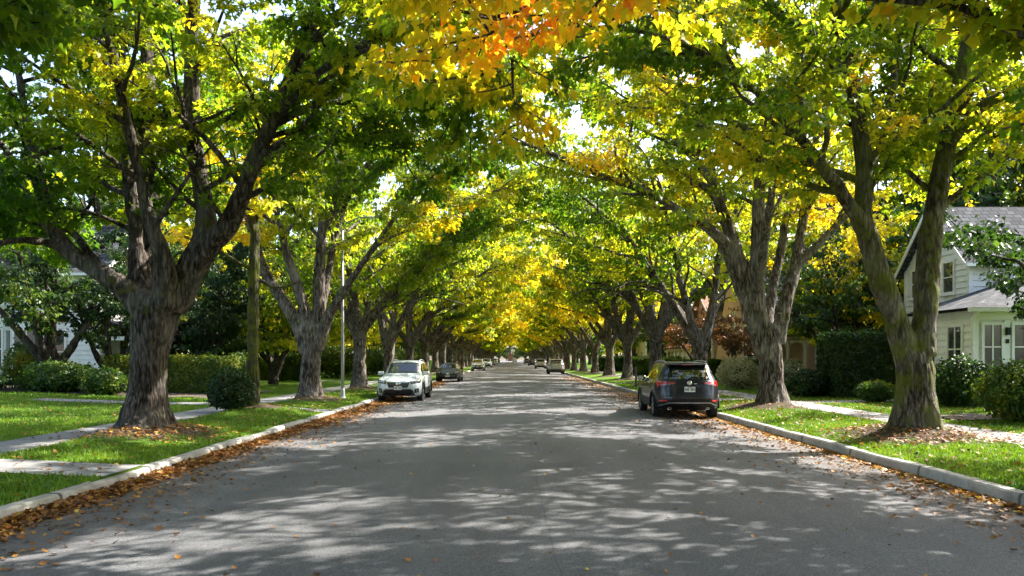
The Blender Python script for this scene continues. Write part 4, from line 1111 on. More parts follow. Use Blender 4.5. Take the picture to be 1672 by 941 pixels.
def make_car(name, kind, paint_, loc, rz, label, cat='car', L_=4.62, W_=1.84, group=None, rails=True, scale=1.0, cladding=True):
    S = CarShape(kind, L_, W_); root = empty(name, loc, rz); root.scale = (scale,) * 3
    tag(root, label, cat, group)
    wr = .355 if kind == 'suv' else .325; ax = (L_ / 2 - .92, -L_ / 2 + .98)
    # body with wheel openings
    bm_ = S.body().mesh('body', smooth=True)
    ob = bpy.data.objects.new('t', bm_); COL.objects.link(ob); cut = []
    for a in ax:
        c = MB().lathe([(wr + .055, -1.2), (wr + .055, 1.2)], 28, (0, a, wr), 0); c = bpy.data.objects.new('c', c.mesh('c')); COL.objects.link(c); cut.append(c)
        inner = None
        md = ob.modifiers.new('b', 'BOOLEAN'); md.object = c; md.operation = 'DIFFERENCE'; md.solver = 'EXACT'
    dg = bpy.context.evaluated_depsgraph_get(); dg.update()
    me = bpy.data.meshes.new_from_object(ob.evaluated_get(dg), depsgraph=dg)
    bpy.data.objects.remove(ob)
    for c in cut: bpy.data.objects.remove(c)
    me.materials.clear()
    mobj('body', me, paint_, root, True)
    un = MB().box(-S.w + .16, S.w - .16, -L_ / 2 + .4, L_ / 2 - .4, .26, .62).build('underbody', M['plastic'], root)
    def capp(nm, mt, end, c4, off=.006, nu=10, nv=4, th=.03, parent=None, both=False):
        """c4 corners (x,z): bl, br, tr, tl"""
        o = None
        for sg in ((1, -1) if both else (1,)):
            def fn(u, v):
                b = np.array(c4[0]) * (1 - u) + np.array(c4[1]) * u; t = np.array(c4[3]) * (1 - u) + np.array(c4[2]) * u
                x, z = b * (1 - v) + t * v
                return (sg * x, S.cap(x, z, end) + end * off, z), (0, -end, 0)
            o = solid_patch(fn, nu, nv, th).build(nm, mt, parent or root, smooth=False)
        return o
    def sidep(nm, mt, ya, yb, va, vb, off=.006, nu=10, nv=3, th=.02, parent=None):
        for sg in (1, -1):
            def fn(u, v):
                y = ya * (1 - u) + yb * u; x, z = S.side(y, va * (1 - v) + vb * v)
                return (sg * (x + off), y, z), (-sg, 0, 0)
            solid_patch(fn, nu, nv, th).build(nm, mt, parent or root)
    def topp(nm, mt, ya, yb, fa, off=.006, th=.02, nu=10, nv=8):
        def fn(u, v):
            y = ya * (1 - v) + yb * v; x, z = S.top(y, (2 * u - 1) * fa)
            return (x, y, z + off), (0, 0, -1)
        return solid_patch(fn, nu, nv, th).build(nm, mt, root, smooth=True)
    suv = kind == 'suv'
    # glass
    topp('windscreen', M['carglass'], .92 if suv else .88, .36 if suv else .3, .93)
    ends = (-L_ / 2 + .82) if suv else -1.12
    sidep('side_window', M['carglass'], .70, -.30, 1.14, 1.9); sidep('side_window', M['carglass'], -.38, -1.15 if suv else -1.05, 1.14, 1.9)
    if suv: sidep('side_window', M['carglass'], -1.23, ends, 1.2, 1.85)
    sidep('door_seam', M['plastic'], .86, .872, .1, 1, .002, 1, 6, .008); sidep('door_seam', M['plastic'], -.335, -.347, .1, 1, .002, 1, 6, .008); sidep('door_seam', M['plastic'], -1.2, -1.212, .45, 1, .002, 1, 5, .008)
    for yy in (-.12, -1.02):
        for sg in (1, -1):
            x, z = S.side(yy, .9); MB().box(*sorted((sg * (x - .01), sg * (x + .03))), yy - .1, yy + .1, z - .015, z + .015).build('door_handle', paint_, root, .006)
    sill = M['plastic'] if cladding else paint_
    sidep('sill', sill, ax[0] - wr - .06, ax[1] + wr + .06, 0, .3, .012, 8, 3)
    if cladding:
        for a in ax:
            for sg in (1, -1):
                t = np.linspace(-.15, PI + .15, 22); pts = [(sg * (S.w * (1 - .05 * np.clip((abs(a + math.cos(q) * wr) - 1.2) / 1.1, 0, 1) ** 2) + .0), a + math.cos(q) * (wr + .065), wr + math.sin(q) * (wr + .065)) for q in t]
                MB().tube(pts, .028, 6).build('wheel_arch', M['plastic'], root, smooth=True)
    # mirrors
    for sg in (1, -1):
        x, z = S.side(.72, 1.05)
        m = MB().box(x - .02, x + .24, .66, .78, z + .02, z + .17); m.V = [(sg * q[0], q[1], q[2]) for q in m.V]
        o = m.build('mirror', paint_, root, .035)
        g = MB().box(x + .06, x + .22, .652, .658, z + .045, z + .15); g.V = [(sg * q[0], q[1], q[2]) for q in g.V]; g.build('mirror_glass', M['chrome'], o)
    if rails:
        for sg in (1, -1):
            pts = [(sg * (S.P(y)[11, 0] - .0), y, S.P(y)[11, 1] + dz) for y, dz in ((.25, .0), (.1, .045), (-.5, .055), (-1.2, .055), (-L_ / 2 + .8, .045), (-L_ / 2 + .68, .0))]
            MB().tube(pts, .017, 8).build('roof_rail', M['steel'], root, smooth=True)
    m = MB().prism([(-L_ / 2 + .78, S.P(-L_ / 2 + .78)[-1, 1] - .005), (-L_ / 2 + .95, S.P(-L_ / 2 + .9)[-1, 1] - .005), (-L_ / 2 + .80, S.P(-L_ / 2 + .9)[-1, 1] + .075)], 0, -.014, .014)
    m.build('antenna', M['plastic'], root)
    # front
    zo = 0 if suv else -.1
    h_ = capp('headlight', M['carglass'], 1, [(.50, .735 + zo), (.86, .775 + zo), (.865, .90 + zo), (.47, .835 + zo)], .008, 10, 4, both=True)
    for sg in (1, -1):
        for hx in (.58, .68, .77):
            z = .80 + zo + (hx - .58) * .13; y = S.cap(hx, z, 1)
            MB().lathe([(.038, 0), (.038, .012), (.022, .014)], 14, (0, 0, 0)).xf(Matrix.Translation((sg * hx, y + .006, z)) @ Matrix.Rotation(-PI / 2, 4, 'X')).build('lamp_bowl', M['chrome'], root)
    gr = capp('grille', M['plastic'], 1, [(-.38, .585 + zo), (.38, .585 + zo), (.47, .815 + zo), (-.47, .815 + zo)], .010, 12, 4)
    for zz, hw in ((.66, .39), (.71, .41), (.755, .43)):
        capp('grille_bar', M['p_grey'], 1, [(-hw, zz + zo - .008), (hw, zz + zo - .008), (hw, zz + zo + .008), (-hw, zz + zo + .008)], .02, 10, 1, .02, gr)
    capp('grille_bar', M['chrome'], 1, [(-.45, .785 + zo), (.45, .785 + zo), (.46, .805 + zo), (-.46, .805 + zo)], .022, 12, 1, .02, gr)
    bd = MB().lathe([(.001, .028), (.062, .026), (.078, .018), (.08, 0)][::-1], 22, (0, 0, 0)).xf(Matrix.Translation((0, S.cap(0, .735 + zo, 1) + .018, .735 + zo)) @ Matrix.Rotation(-PI / 2, 4, 'X') @ Matrix.Diagonal((1.25, .72, 1, 1)))
    bd.build('badge', M['chrome'], root, smooth=True)
    capp('lower_grille', M['plastic'], 1, [(-.66, .27), (.66, .27), (.58, .50 + zo * .5), (-.58, .50 + zo * .5)], .010, 12, 3)
    capp('skid_plate', M['p_grey'], 1, [(-.55, .44 + zo * .5), (.55, .44 + zo * .5), (.52, .55 + zo * .6), (-.52, .55 + zo * .6)], .006, 12, 2)
    capp('fog_light', M['plastic'], 1, [(.63, .37), (.80, .39), (.81, .56 + zo * .6), (.66, .54 + zo * .6)], .012, 4, 4, both=True)
    for sg in (1, -1):
        MB().lathe([(.04, 0), (.04, .012), (.02, .016)], 14, (0, 0, 0)).xf(Matrix.Translation((sg * .725, S.cap(.725, .46, 1) + .012, .46 + zo * .4)) @ Matrix.Rotation(-PI / 2, 4, 'X')).build('lamp_bowl', M['lens'], root)
    def plate(end, z):
        yb = S.cap(0, z, end) + end * .022
        p = MB().box(-.155, .155, min(yb, yb + end * .008), max(yb, yb + end * .008), z - .075, z + .075).build('licence_plate', M['plate'], root)
        y2 = yb + end * .0095
        mk = MB()
        for i in range(7):
            if i == 3: continue
            x = -.12 + i * .04; mk.box(x - .013, x + .013, min(y2, y2 + end * .002), max(y2, y2 + end * .002), z - .038, z + .03)
        mk.box(-.07, .07, min(y2, y2 + end * .002), max(y2, y2 + end * .002), z + .045, z + .06)
        mk.build('plate_marking', M['p_grey'], p)
    plate(1, .575 + zo)
    # rear
    if suv:
        capp('rear_window', M['carglass'], -1, [(-.70, 1.16), (.70, 1.16), (.60, 1.53), (-.60, 1.53)], .008, 14, 6)
        sp = S.cap(0, 1.57, -1)
        MB().prism([(sp + .25, 1.615), (sp - .16, 1.585), (sp - .17, 1.56), (sp + .1, 1.55)], 0, -.58, .58).build('spoiler', paint_, root, .012)
        MB().box(-.17, .17, sp - .176, sp - .16, 1.562, 1.580).build('brake_light', M['red_lens'], root)
        capp('taillight', M['red_lens'], -1, [(.42, 1.02), (.885, .93), (.885, 1.10), (.40, 1.07)], .012, 10, 4, both=True)
        capp('taillight_clear', M['lens'], -1, [(.45, 1.015), (.80, .965), (.80, 1.0), (.44, 1.032)], .017, 8, 2, both=True)
        sidep('taillight', M['red_lens'], -L_ / 2 + .64, -L_ / 2 + .70, .80, .98, .008, 5, 3)
        capp('tailgate_seam', M['plastic'], -1, [(-.76, .665), (.76, .665), (.76, .68), (-.76, .68)], .004, 12, 1, .01)
        capp('bumper', M['plastic'], -1, [(-.88, .28), (.88, .28), (.895, .56), (-.895, .56)], .014, 16, 4)
        capp('bumper_trim', M['steel'], -1, [(-.58, .46), (.58, .46), (.58, .49), (-.58, .49)], .024, 12, 1, .02)
        capp('bumper_trim', M['steel'], -1, [(.58, .46), (.86, .36), (.86, .385), (.58, .49)], .024, 6, 1, .02, both=True)
        capp('rear_reflector', M['red_lens'], -1, [(.63, .515), (.86, .505), (.86, .55), (.63, .56)], .024, 6, 1, .02, both=True)
        plate(-1, .865)
        bd = MB().lathe([(.001, .022), (.05, .02), (.065, .012), (.066, 0)][::-1], 20, (0, 0, 0)).xf(Matrix.Translation((0, S.cap(0, 1.045, -1) - .004, 1.045)) @ Matrix.Rotation(PI / 2, 4, 'X') @ Matrix.Diagonal((1.1, 1, 1, 1)))
        bd.build('badge', M['chrome'], root, smooth=True)
        capp('model_badge', M['chrome'], -1, [(.13, 1.02), (.22, 1.02), (.22, 1.034), (.13, 1.034)], .008, 3, 1, .01)
        wy = S.cap(.1, 1.2, -1) - .02
        MB().tube([(-.02, S.cap(0, 1.17, -1) - .015, 1.17), (.12, S.cap(.1, 1.22, -1) - .03, 1.225), (.42, S.cap(.4, 1.2, -1) - .03, 1.20)], [.016, .013, .009], 6).build('wiper', M['plastic'], root)
        for sg in (1, -1):
            MB().lathe([(.038, -.14), (.04, .0), (.034, 0), (.03, -.1)], 14, (0, 0, 0)).xf(Matrix.Translation((sg * .55, S.cap(.55, .33, -1) - .03, .30)) @ Matrix.Rotation(PI / 2, 4, 'X') @ Matrix.Diagonal((1.5, .8, 1, 1))).build('exhaust_tip', M['chrome'], root)
    else:
        topp('rear_window', M['carglass'], -1.05, -L_ / 2 + 1.0, .9)
        capp('taillight', M['red_lens'], -1, [(.45, .72), (.84, .72), (.82, .88), (.45, .86)], .01, 8, 3, both=True)
        plate(-1, .62)
    # wheels
    ty = [(wr * .66, -.10), (wr * .8, -.118), (wr * .93, -.112), (wr * .985, -.09), (wr, -.05), (wr, .05), (wr * .985, .09), (wr * .93, .112), (wr * .8, .118), (wr * .66, .10)]
    for a in ax:
        for sg in (1, -1):
            wn = bpy.data.objects.new('wheel', None); link(wn, root); wn.location = (sg * (S.w - .125), a, wr)
            MB().lathe(ty, 32, axis=0).build('tyre', M['tyre'], wn, smooth=True)
            r = MB(); r.lathe([(wr * .68, .03 * sg), (wr * .68, .098 * sg), (wr * .63, .105 * sg), (wr * .6, .07 * sg), (wr * .6, .03 * sg)], 28, axis=0)
            r.lathe([(.07, .02 * sg), (.07, .09 * sg), (.05, .1 * sg)], 16, axis=0)
            for k in range(5):
                for dq in (-.13, .13):
                    q = 2 * PI * k / 5 + dq; c, sn = math.cos(q), math.sin(q)
                    r.tube([(sg * .085, .05 * math.cos(2 * PI * k / 5), .05 * math.sin(2 * PI * k / 5)), (sg * .09, c * wr * .64, sn * wr * .64)], [.022, .017], 6)
            r.build('rim', M['rim'], wn)
            MB().lathe([(wr * .62, -.02), (wr * .62, .03)], 20, axis=0).build('brake_disc', M['plastic'], wn)
    return root

def copy_tree(o, parent=None):
    c = o.copy(); COL.objects.link(c)
    if parent is not None: c.parent = parent; c.matrix_parent_inverse = o.matrix_parent_inverse
    for ch in KIDS.get(o.name, []): copy_tree(ch, c)
    return c
def kids_index():
    KIDS.clear()
    for o in list(SC.objects):
        if o.parent is not None: KIDS.setdefault(o.parent.name, []).append(o)
KIDS = {}
GP = 'cars parked along the kerb'
def gz(x): return float(road_h(x, 0)) + .003
wsuv = make_car('parked_suv', 'suv', M['p_white'], (-4.47, 34.0, gz(-4.47)), PI - R(.6), 'white SUV parked facing us beside the left kerb', 'car', group=GP, L_=4.6, W_=1.82)
dsuv = make_car('parked_suv', 'suv', M['p_black'], (5.23, 25.25, gz(5.23)), -R(1.8), 'blue-black SUV seen from behind at the right kerb', 'car', group=GP, L_=4.75, W_=1.90)
sed = make_car('parked_sedan', 'sedan', M['p_dark'], (-4.62, 60.4, gz(-4.6)), PI, 'black sedan parked behind the white SUV', 'car', group=GP, L_=4.75, W_=1.82, rails=False, cladding=False)
slv = make_car('parked_suv', 'suv', M['p_silver'], (4.95, 88.2, gz(4.95)), 0, 'nearest of the parked cars beyond the blue-black SUV, silver tailgate', 'car', group=GP, L_=4.5, W_=1.84)
kids_index()
def place_car(src, x, y, rz, label, paint_=None):
    c = copy_tree(src); c.location = (x, y, gz(x)); c.rotation_euler = (0, 0, rz); c['label'] = label
    if paint_:
        c2 = [o for o in SC.objects if o.parent == c and o.name.split('.')[0] in ('body',)]
        for o in c2:
            o.data = o.data.copy(); o.data.materials.clear(); o.data.materials.append(paint_)
    return c
place_car(wsuv, -4.55, 112, PI, 'white car next along the kerb behind the black sedan')
place_car(wsuv, -4.5, 152, PI, 'second white car beyond the black sedan')
place_car(sed, -4.5, 186, PI, 'small grey car third beyond the black sedan', M['p_grey'])
place_car(wsuv, -4.5, 222, PI, 'third white car far beyond the black sedan')
place_car(sed, -4.5, 268, PI, 'farthest black car on the sedan side')
place_car(slv, 4.95, 133, 0, 'silver-grey car second beyond the blue-black SUV', M['p_silver'])
place_car(dsuv, 4.95, 182, 0, 'dark SUV third beyond the nearest blue-black SUV')
place_car(dsuv, 4.95, 246, 0, 'grey SUV farthest along on the silver car side', M['p_grey'])
place_car(wsuv, 1.6, 318, PI, 'white car driving towards us at the far end of road')

# ---------------------------------------------------------------- houses
def clap(mb, O, u, nrm, ext, z0, z1, pitch=.23):
    """lapped boards on a wall: O origin (x,y), u along, nrm outward; ext(z) -> (u0,u1)"""
    O = np.array(O, float); u = np.array(u, float); nrm = np.array(nrm, float); z = z0
    while z < z1 - .01:
        zt = min(z + pitch, z1); a0, a1 = ext(z); b0, b1 = ext(zt)
        if a1 - a0 < .05: break
        if b1 - b0 < .02: b0 = b1 = (b0 + b1) / 2; b1 += .02
        def P(s, off, zz): q = O + u * s + nrm * off; return (q[0], q[1], zz)
        mb.add([P(a0, .05, z), P(a1, .05, z), P(b1, .008, zt), P(b0, .008, zt), P(a0, -.05, z), P(a1, -.05, z), P(b1, -.05, zt), P(b0, -.05, zt)],
               [(0, 1, 2, 3), (7, 6, 5, 4), (0, 4, 5, 1), (1, 5, 6, 2), (2, 6, 7, 3), (3, 7, 4, 0)])
        z = zt
def fbox(mb, O, u, nrm, s0, s1, o0, o1, z0, z1):
    O = np.array(O, float); u = np.array(u, float); nrm = np.array(nrm, float)
    V = [tuple(np.append(O + u * s + nrm * o, z)) for z in (z0, z1) for s, o in ((s0, o0), (s1, o0), (s1, o1), (s0, o1))]
    mb.add(V, [(3, 2, 1, 0), (4, 5, 6, 7), (0, 1, 5, 4), (1, 2, 6, 5), (2, 3, 7, 6), (3, 0, 4, 7)])
def window(root, O, u, nrm, s0, s1, z0, z1, cols=2, rows=2, trim='trim', fw=.09):
    f = MB()
    for a, b, c, d in ((s0 - fw, s0, z0 - fw, z1 + fw), (s1, s1 + fw, z0 - fw, z1 + fw), (s0, s1, z1, z1 + fw), (s0, s1, z0 - fw, z0)): fbox(f, O, u, nrm, a, b, -.03, .095, c, d)
    w_ = f.build('window', M[trim], root)
    p = MB(); fbox(p, O, u, nrm, s0, s1, -.02, .056, z0, z1); p.build('pane', M['winglass'], w_)
    b = MB()
    for i in range(1, cols): x = s0 + (s1 - s0) * i / cols; fbox(b, O, u, nrm, x - .025, x + .025, .057, .080, z0, z1)
    for j in range(1, rows): z = z0 + (z1 - z0) * j / rows; fbox(b, O, u, nrm, s0, s1, .057, .083 if cols < 2 else .077, z - .022, z + .022)
    if cols > 1 or rows > 1: b.build('glazing_bar', M[trim], w_)
    s = MB(); fbox(s, O, u, nrm, s0 - fw - .04, s1 + fw + .04, -.02, .13, z0 - fw - .05, z0 - fw); s.build('sill', M[trim], w_)
    return w_
def roof_plane(name, root, c4, mt, th=.12):
    """c4: eave a, eave b, top b, top a"""
    c = [Vector(p) for p in c4]; n = (c[1] - c[0]).cross(c[-1] - c[0]).normalized()
    if n.z < 0: n = -n
    bm = bmesh.new(); uvl = bm.loops.layers.uv.new('UVMap'); e = (c[1] - c[0]).normalized(); sl = n.cross(e)
    T = [bm.verts.new(p) for p in c]; B = [bm.verts.new(p - n * th) for p in c]
    k = len(c)
    fs = [bm.faces.new(T), bm.faces.new(B[::-1])] + [bm.faces.new((T[i], B[i], B[(i + 1) % k], T[(i + 1) % k])) for i in range(k)]
    for f in fs:
        for l in f.loops: d = l.vert.co - c[0]; l[uvl].uv = (d.dot(e), d.dot(sl))
    bmesh.ops.recalc_face_normals(bm, faces=bm.faces)
    me = bpy.data.meshes.new(name); bm.to_mesh(me); bm.free()
    return mobj(name, me, mt, root)
def local(root):
    """children are modelled in world coordinates: move them under the root's base"""
    p = root.location.copy()
    for o in SC.objects:
        if o.parent == root: o.location = o.location - p
def gable_house(name, label, x0, x1, y0, y1, eave, ridge, axis, wallm, roofm, wins_cam, wins_road, road, clapb=True, chimney=None, z0=.2):
    """box house; axis 'x': ridge along x; road = +1/-1 outward direction of the wall towards the street"""
    root = empty(name, ((x0 + x1) / 2, (y0 + y1) / 2, z0)); tag(root, label, 'house')
    wm = MB(); xr = x1 if road > 0 else x0
    def ex(lo, hi, gable, mid):
        def f(z):
            if z <= eave or not gable: return (lo, hi)
            t = (z - eave) / (ridge - eave); return (lo + (mid - lo) * t, hi + (mid - hi) * t)
        return f
    gx = axis == 'x'
    faces = [((0, y0), (1, 0), (0, -1), x0, x1, not gx), ((0, y1), (1, 0), (0, 1), x0, x1, not gx), ((x0, 0), (0, 1), (-1, 0), y0, y1, gx), ((x1, 0), (0, 1), (1, 0), y0, y1, gx)]
    for O, u, n, a, b, gab in faces:
        top = ridge - .12 if gab else eave
        clap(wm, O, u, n, ex(a, b, gab, (a + b) / 2), z0 - .3, top, .23 if clapb else 40)
        if not clapb and gab: pass
    wm.build('wall', M[wallm], root)
    for x in (x0, x1):
        for yv in (y0, y1): MB().box(x - .075, x + .075, yv - .075, yv + .075, z0 - .3, eave - .02).build('corner_board', M['trim'], root)
    ov = .38
    if gx:
        ym = (y0 + y1) / 2; k = (ridge - eave) / (ym - y0)
        roof_plane('roof', root, [(x0 - ov, y0 - ov, eave - k * ov), (x1 + ov, y0 - ov, eave - k * ov), (x1 + ov, ym, ridge), (x0 - ov, ym, ridge)], M[roofm])
        roof_plane('roof', root, [(x1 + ov, y1 + ov, eave - k * ov), (x0 - ov, y1 + ov, eave - k * ov), (x0 - ov, ym, ridge), (x1 + ov, ym, ridge)], M[roofm])
        g = MB().box(x0 - ov, x1 + ov, y0 - ov - .1, y0 - ov - .003, eave - k * ov - .15, eave - k * ov - .02); g.build('gutter', M['trim'], root)
        for xx in (x0 - ov, x1 + ov):
            r = MB()
            for s_, yy in ((1, y0 - ov), (-1, y1 + ov)):
                zz = eave - k * ov
                r.add([(xx - .025, yy, zz - .2), (xx + .025, yy, zz - .2), (xx + .025, ym, ridge - .2), (xx - .025, ym, ridge - .2), (xx - .025, yy, zz - .004), (xx + .025, yy, zz - .004), (xx + .025, ym, ridge - .004), (xx - .025, ym, ridge - .004)],
                      [(3, 2, 1, 0), (4, 5, 6, 7), (0, 1, 5, 4), (1, 2, 6, 5), (2, 3, 7, 6), (3, 0, 4, 7)])
            r.build('bargeboard', M['trim'], root)
    else:
        xm = (x0 + x1) / 2; k = (ridge - eave) / (xm - x0)
        roof_plane('roof', root, [(x0 - ov, y1 + ov, eave - k * ov), (x0 - ov, y0 - ov, eave - k * ov), (xm, y0 - ov, ridge), (xm, y1 + ov, ridge)], M[roofm])
        roof_plane('roof', root, [(x1 + ov, y0 - ov, eave - k * ov), (x1 + ov, y1 + ov, eave - k * ov), (xm, y1 + ov, ridge), (xm, y0 - ov, ridge)], M[roofm])
        for xx in (x0 - ov, x1 + ov): MB().box(*sorted((xx + .003 * np.sign(xx - xm), xx + .1 * np.sign(xx - xm))), y0 - ov, y1 + ov, eave - k * ov - .15, eave - k * ov - .02).build('gutter', M['trim'], root)
    for (s0, s1, a, b, c, r_) in wins_cam: window(root, (0, y0), (1, 0), (0, -1), s0, s1, a, b, c, r_)
    for (s0, s1, a, b, c, r_) in wins_road: window(root, (xr, 0), (0, 1), (road, 0), s0, s1, a, b, c, r_)
    if chimney:
        cx_, cy_, cz = chimney; c = MB().box(cx_ - .4, cx_ + .4, cy_ - .35, cy_ + .35, eave, cz); c.box(cx_ - .47, cx_ + .47, cy_ - .42, cy_ + .42, cz, cz + .12); c.build('chimney', M['brick'], root)
    return root
def porch(root, x0, x1, y0, y1, zr, nrise, roofm, cols, colm='trim', arch=False, face='y'):
    """a porch against a wall: sloping roof, posts along the street or camera side"""
    if face == 'y':
        roof_plane('porch_roof', root, [(x0 - .25, y0 - .25, zr), (x1 + .25, y0 - .25, zr), (x1 - .3, y1, zr + nrise), (x0 + .3, y1, zr + nrise)], M[roofm])
        roof_plane('porch_roof', root, [(x0 - .25, y1, zr), (x0 - .25, y0 - .25, zr), (x0 + .3, y1, zr + nrise)], M[roofm], .1)
    else:
        s = 1 if face == 'x+' else -1; xo, xi = (x1, x0) if s > 0 else (x0, x1)
        roof_plane('porch_roof', root, [(xo + s * .25, y0 - .25, zr), (xo + s * .25, y1 + .25, zr), (xi, y1 + .25, zr + nrise), (xi, y0 - .25, zr + nrise)], M[roofm])
    MB().box(x0, x1, y0, y1, .0, .5).build('porch_floor', M['walk'], root)
    MB().box(x0 + .02, x1 - .02, y0 + .02, y1 - .02, zr - .32, zr - .13).build('porch_beam', M[colm], root)
    for (cx_, cy_) in cols:
        m = MB().lathe([(.16, .5), (.16, .62), (.11, .66), (.095, zr - .46), (.14, zr - .42), (.15, zr - .325)], 12, (cx_, cy_, 0)); m.build('column', M[colm], root, smooth=False)
def bay(root, cx_, y, wd, dp, z0, z1):
    """three-sided bay on a camera-facing wall"""
    P = [(cx_ - wd / 2, y), (cx_ - wd / 2 + dp, y - dp), (cx_ + wd / 2 - dp, y - dp), (cx_ + wd / 2, y)]
    MB().prism(P, 2, z0, z0 + .75).build('bay_base', M['white'], root); MB().prism(P, 2, z1 - .35, z1).build('bay_head', M['white'], root)
    Q = [(cx_ - wd / 2 - .12, y), (cx_ - wd / 2 + dp - .05, y - dp - .12), (cx_ + wd / 2 - dp + .05, y - dp - .12), (cx_ + wd / 2 + .12, y)]
    MB().add([(*q, z1 + .003) for q in Q] + [(cx_ - wd * .3, y, z1 + .5), (cx_ + wd * .3, y, z1 + .5)], [(0, 1, 2, 3), (0, 4, 1), (1, 4, 5, 2), (2, 5, 3), (0, 3, 5, 4)]).build('bay_roof', M['slate'], root)
    for a, b in zip(P[:-1], P[1:]):
        a, b = np.array(a), np.array(b); ln = np.linalg.norm(b - a); u = (b - a) / ln; n = np.array([u[1], -u[0]])
        window(root, a, u, n, .12, ln - .12, z0 + .87, z1 - .46, 2 if ln > 1.2 else 1, 2)

# white clapboard house on the right
rt = gable_house('clapboard_house', 'white clapboard house with slate roof and tall porch windows', 17.3, 29, 30, 34.8, 5.72, 7.95, 'x', 'white', 'slate',
                 [(18.1, 18.75, 4.35, 5.25, 2, 1), (21.5, 22.3, 4.2, 5.2, 2, 2)], [(30.35, 31.2, 2.0, 3.15, 2, 2), (31.75, 32.5, 2.0, 3.15, 2, 2), (31.0, 31.7, 4.4, 5.55, 1, 2), (33.4, 34.2, 4.4, 5.5, 1, 2)], -1)
wm = MB(); x0, x1, y0 = 15.15, 24, 26
clap(wm, (0, y0), (1, 0), (0, -1), lambda z: (x0, x1), -.1, 3.42); clap(wm, (x0, 0), (0, 1), (-1, 0), lambda z: (y0, 29.95), -.1, 3.42); wm.build('wing_wall', M['white'], rt)
MB().box(x0 - .08, x0 + .08, y0 - .08, y0 + .08, -.1, 3.40).build('corner_board', M['trim'], rt)
for xx in (16.17, 17.3): MB().box(xx - .1, xx + .1, y0 - .07, y0 + .04, -.1, 3.04).build('pilaster', M['trim'], rt)
MB().box(x0 - .05, x1, y0 - .10, y0 - .055, 3.05, 3.40).build('frieze', M['trim'], rt)
for a, b in ((15.42, 15.98), (16.40, 17.10), (17.5, 18.3), (18.9, 19.8)): window(rt, (0, y0), (1, 0), (0, -1), a, b, 1.45, 2.88, 2, 2)
window(rt, (x0, 0), (0, 1), (-1, 0), 26.65, 27.45, 1.35, 2.85, 2, 2); window(rt, (x0, 0), (0, 1), (-1, 0), 28.3, 29.1, 1.35, 2.85, 2, 2)
roof_plane('wing_roof', rt, [(x0 - .35, y0 - .38, 3.44), (x1, y0 - .38, 3.44), (x1, 29.94, 5.0), (19.6, 29.94, 5.0)], M['slate'])
roof_plane('wing_roof', rt, [(x0 - .35, 29.94, 3.44), (x0 - .35, y0 - .38, 3.44), (19.6, 29.94, 5.0)], M['slate'], .1)
MB().box(x0 - .45, x1, y0 - .50, y0 - .385, 3.30, 3.43).build('gutter', M['trim'], rt)
MB().tube([(15.05, 25.62, 3.3), (15.0, 25.8, 3.1), (15.0, 25.86, 2.9), (15.0, 25.86, .2)], .045, 8).build('downpipe', M['trim'], rt)
lp = MB().box(16.11, 16.23, 25.82, 25.925, 2.55, 2.80); lp.build('wall_lamp', M['plastic'], rt); MB().box(16.12, 16.22, 25.9, 25.926, 2.28, 2.42).build('house_number_plate', M['plastic'], rt)
local(rt)
# peach house
rt = gable_house('peach_house', 'peach stucco house with pale grey roof and arched porch', 14.7, 25, 48, 58, 5.3, 8.3, 'x', 'peach', 'greyroof',
                 [(15.4, 16.2, 3.9, 4.9, 2, 2), (17.0, 17.9, 3.9, 4.9, 2, 2), (19.2, 20.1, 3.9, 4.9, 2, 2), (18.4, 19.4, 1.2, 2.6, 2, 2)], [(49, 50, 3.9, 4.9, 2, 2), (52, 53, 3.9, 4.9, 2, 2), (49, 50, 1.2, 2.6, 2, 2)], -1, False)
porch(rt, 14.9, 17.9, 45.6, 47.93, 3.15, .75, 'redroof', [(15.0, 45.7), (15.9, 45.7), (16.9, 45.7), (17.8, 45.7)], 'cream')
for k, (a, b) in enumerate(((15.0, 15.9), (15.9, 16.9), (16.9, 17.8))):    # arched heads between the columns
    m = MB(); c = (a + b) / 2; r = (b - a) / 2 - .1; pts = [(a + .1, 2.9)] + [(c - r * math.cos(q), 2.35 + r * .9 * math.sin(q)) for q in np.linspace(0, PI, 12)] + [(b - .1, 2.9)]
    m.prism([(x, z) for x, z in pts], 1, 45.62, 45.78); m.build('porch_arch', M['cream'], rt)
MB().box(18.2, 19.3, 51.2, 52.4, 7.4, 8.62).build('dormer', M['p_grey'], rt); MB().box(19.303, 19.55, 51.3, 51.9, 7.3, 8.8).build('chimney', M['trim'], rt)
local(rt)
# brick house
rt = gable_house('brick_house', 'terracotta house with red roof and cream posts, far behind the arching maple', 17.5, 28, 68, 78, 5.0, 8.0, 'x', 'brick', 'redroof',
                 [(18.5, 19.5, 3.5, 4.6, 2, 2), (21, 22, 3.5, 4.6, 2, 2)], [(70, 71, 3.5, 4.6, 2, 2), (74, 75, 3.5, 4.6, 2, 2)], -1, False)
porch(rt, 14.8, 17.4, 66.5, 76, 2.75, .7, 'redroof', [(14.95, 66.7 + 1.85 * k) for k in range(6)] + [(16.1, 66.7), (17.2, 66.7)], 'cream', face='x-'); local(rt)
rt = gable_house('pale_house', 'pale far house glimpsed between the silver-side maples', 17, 26, 100, 110, 5, 7.8, 'y', 'cream', 'greyroof', [(18, 19, 3.5, 4.6, 2, 2), (22, 23, 3.5, 4.6, 2, 2)], [(102, 103, 1.2, 2.6, 2, 2)], -1, False); local(rt)
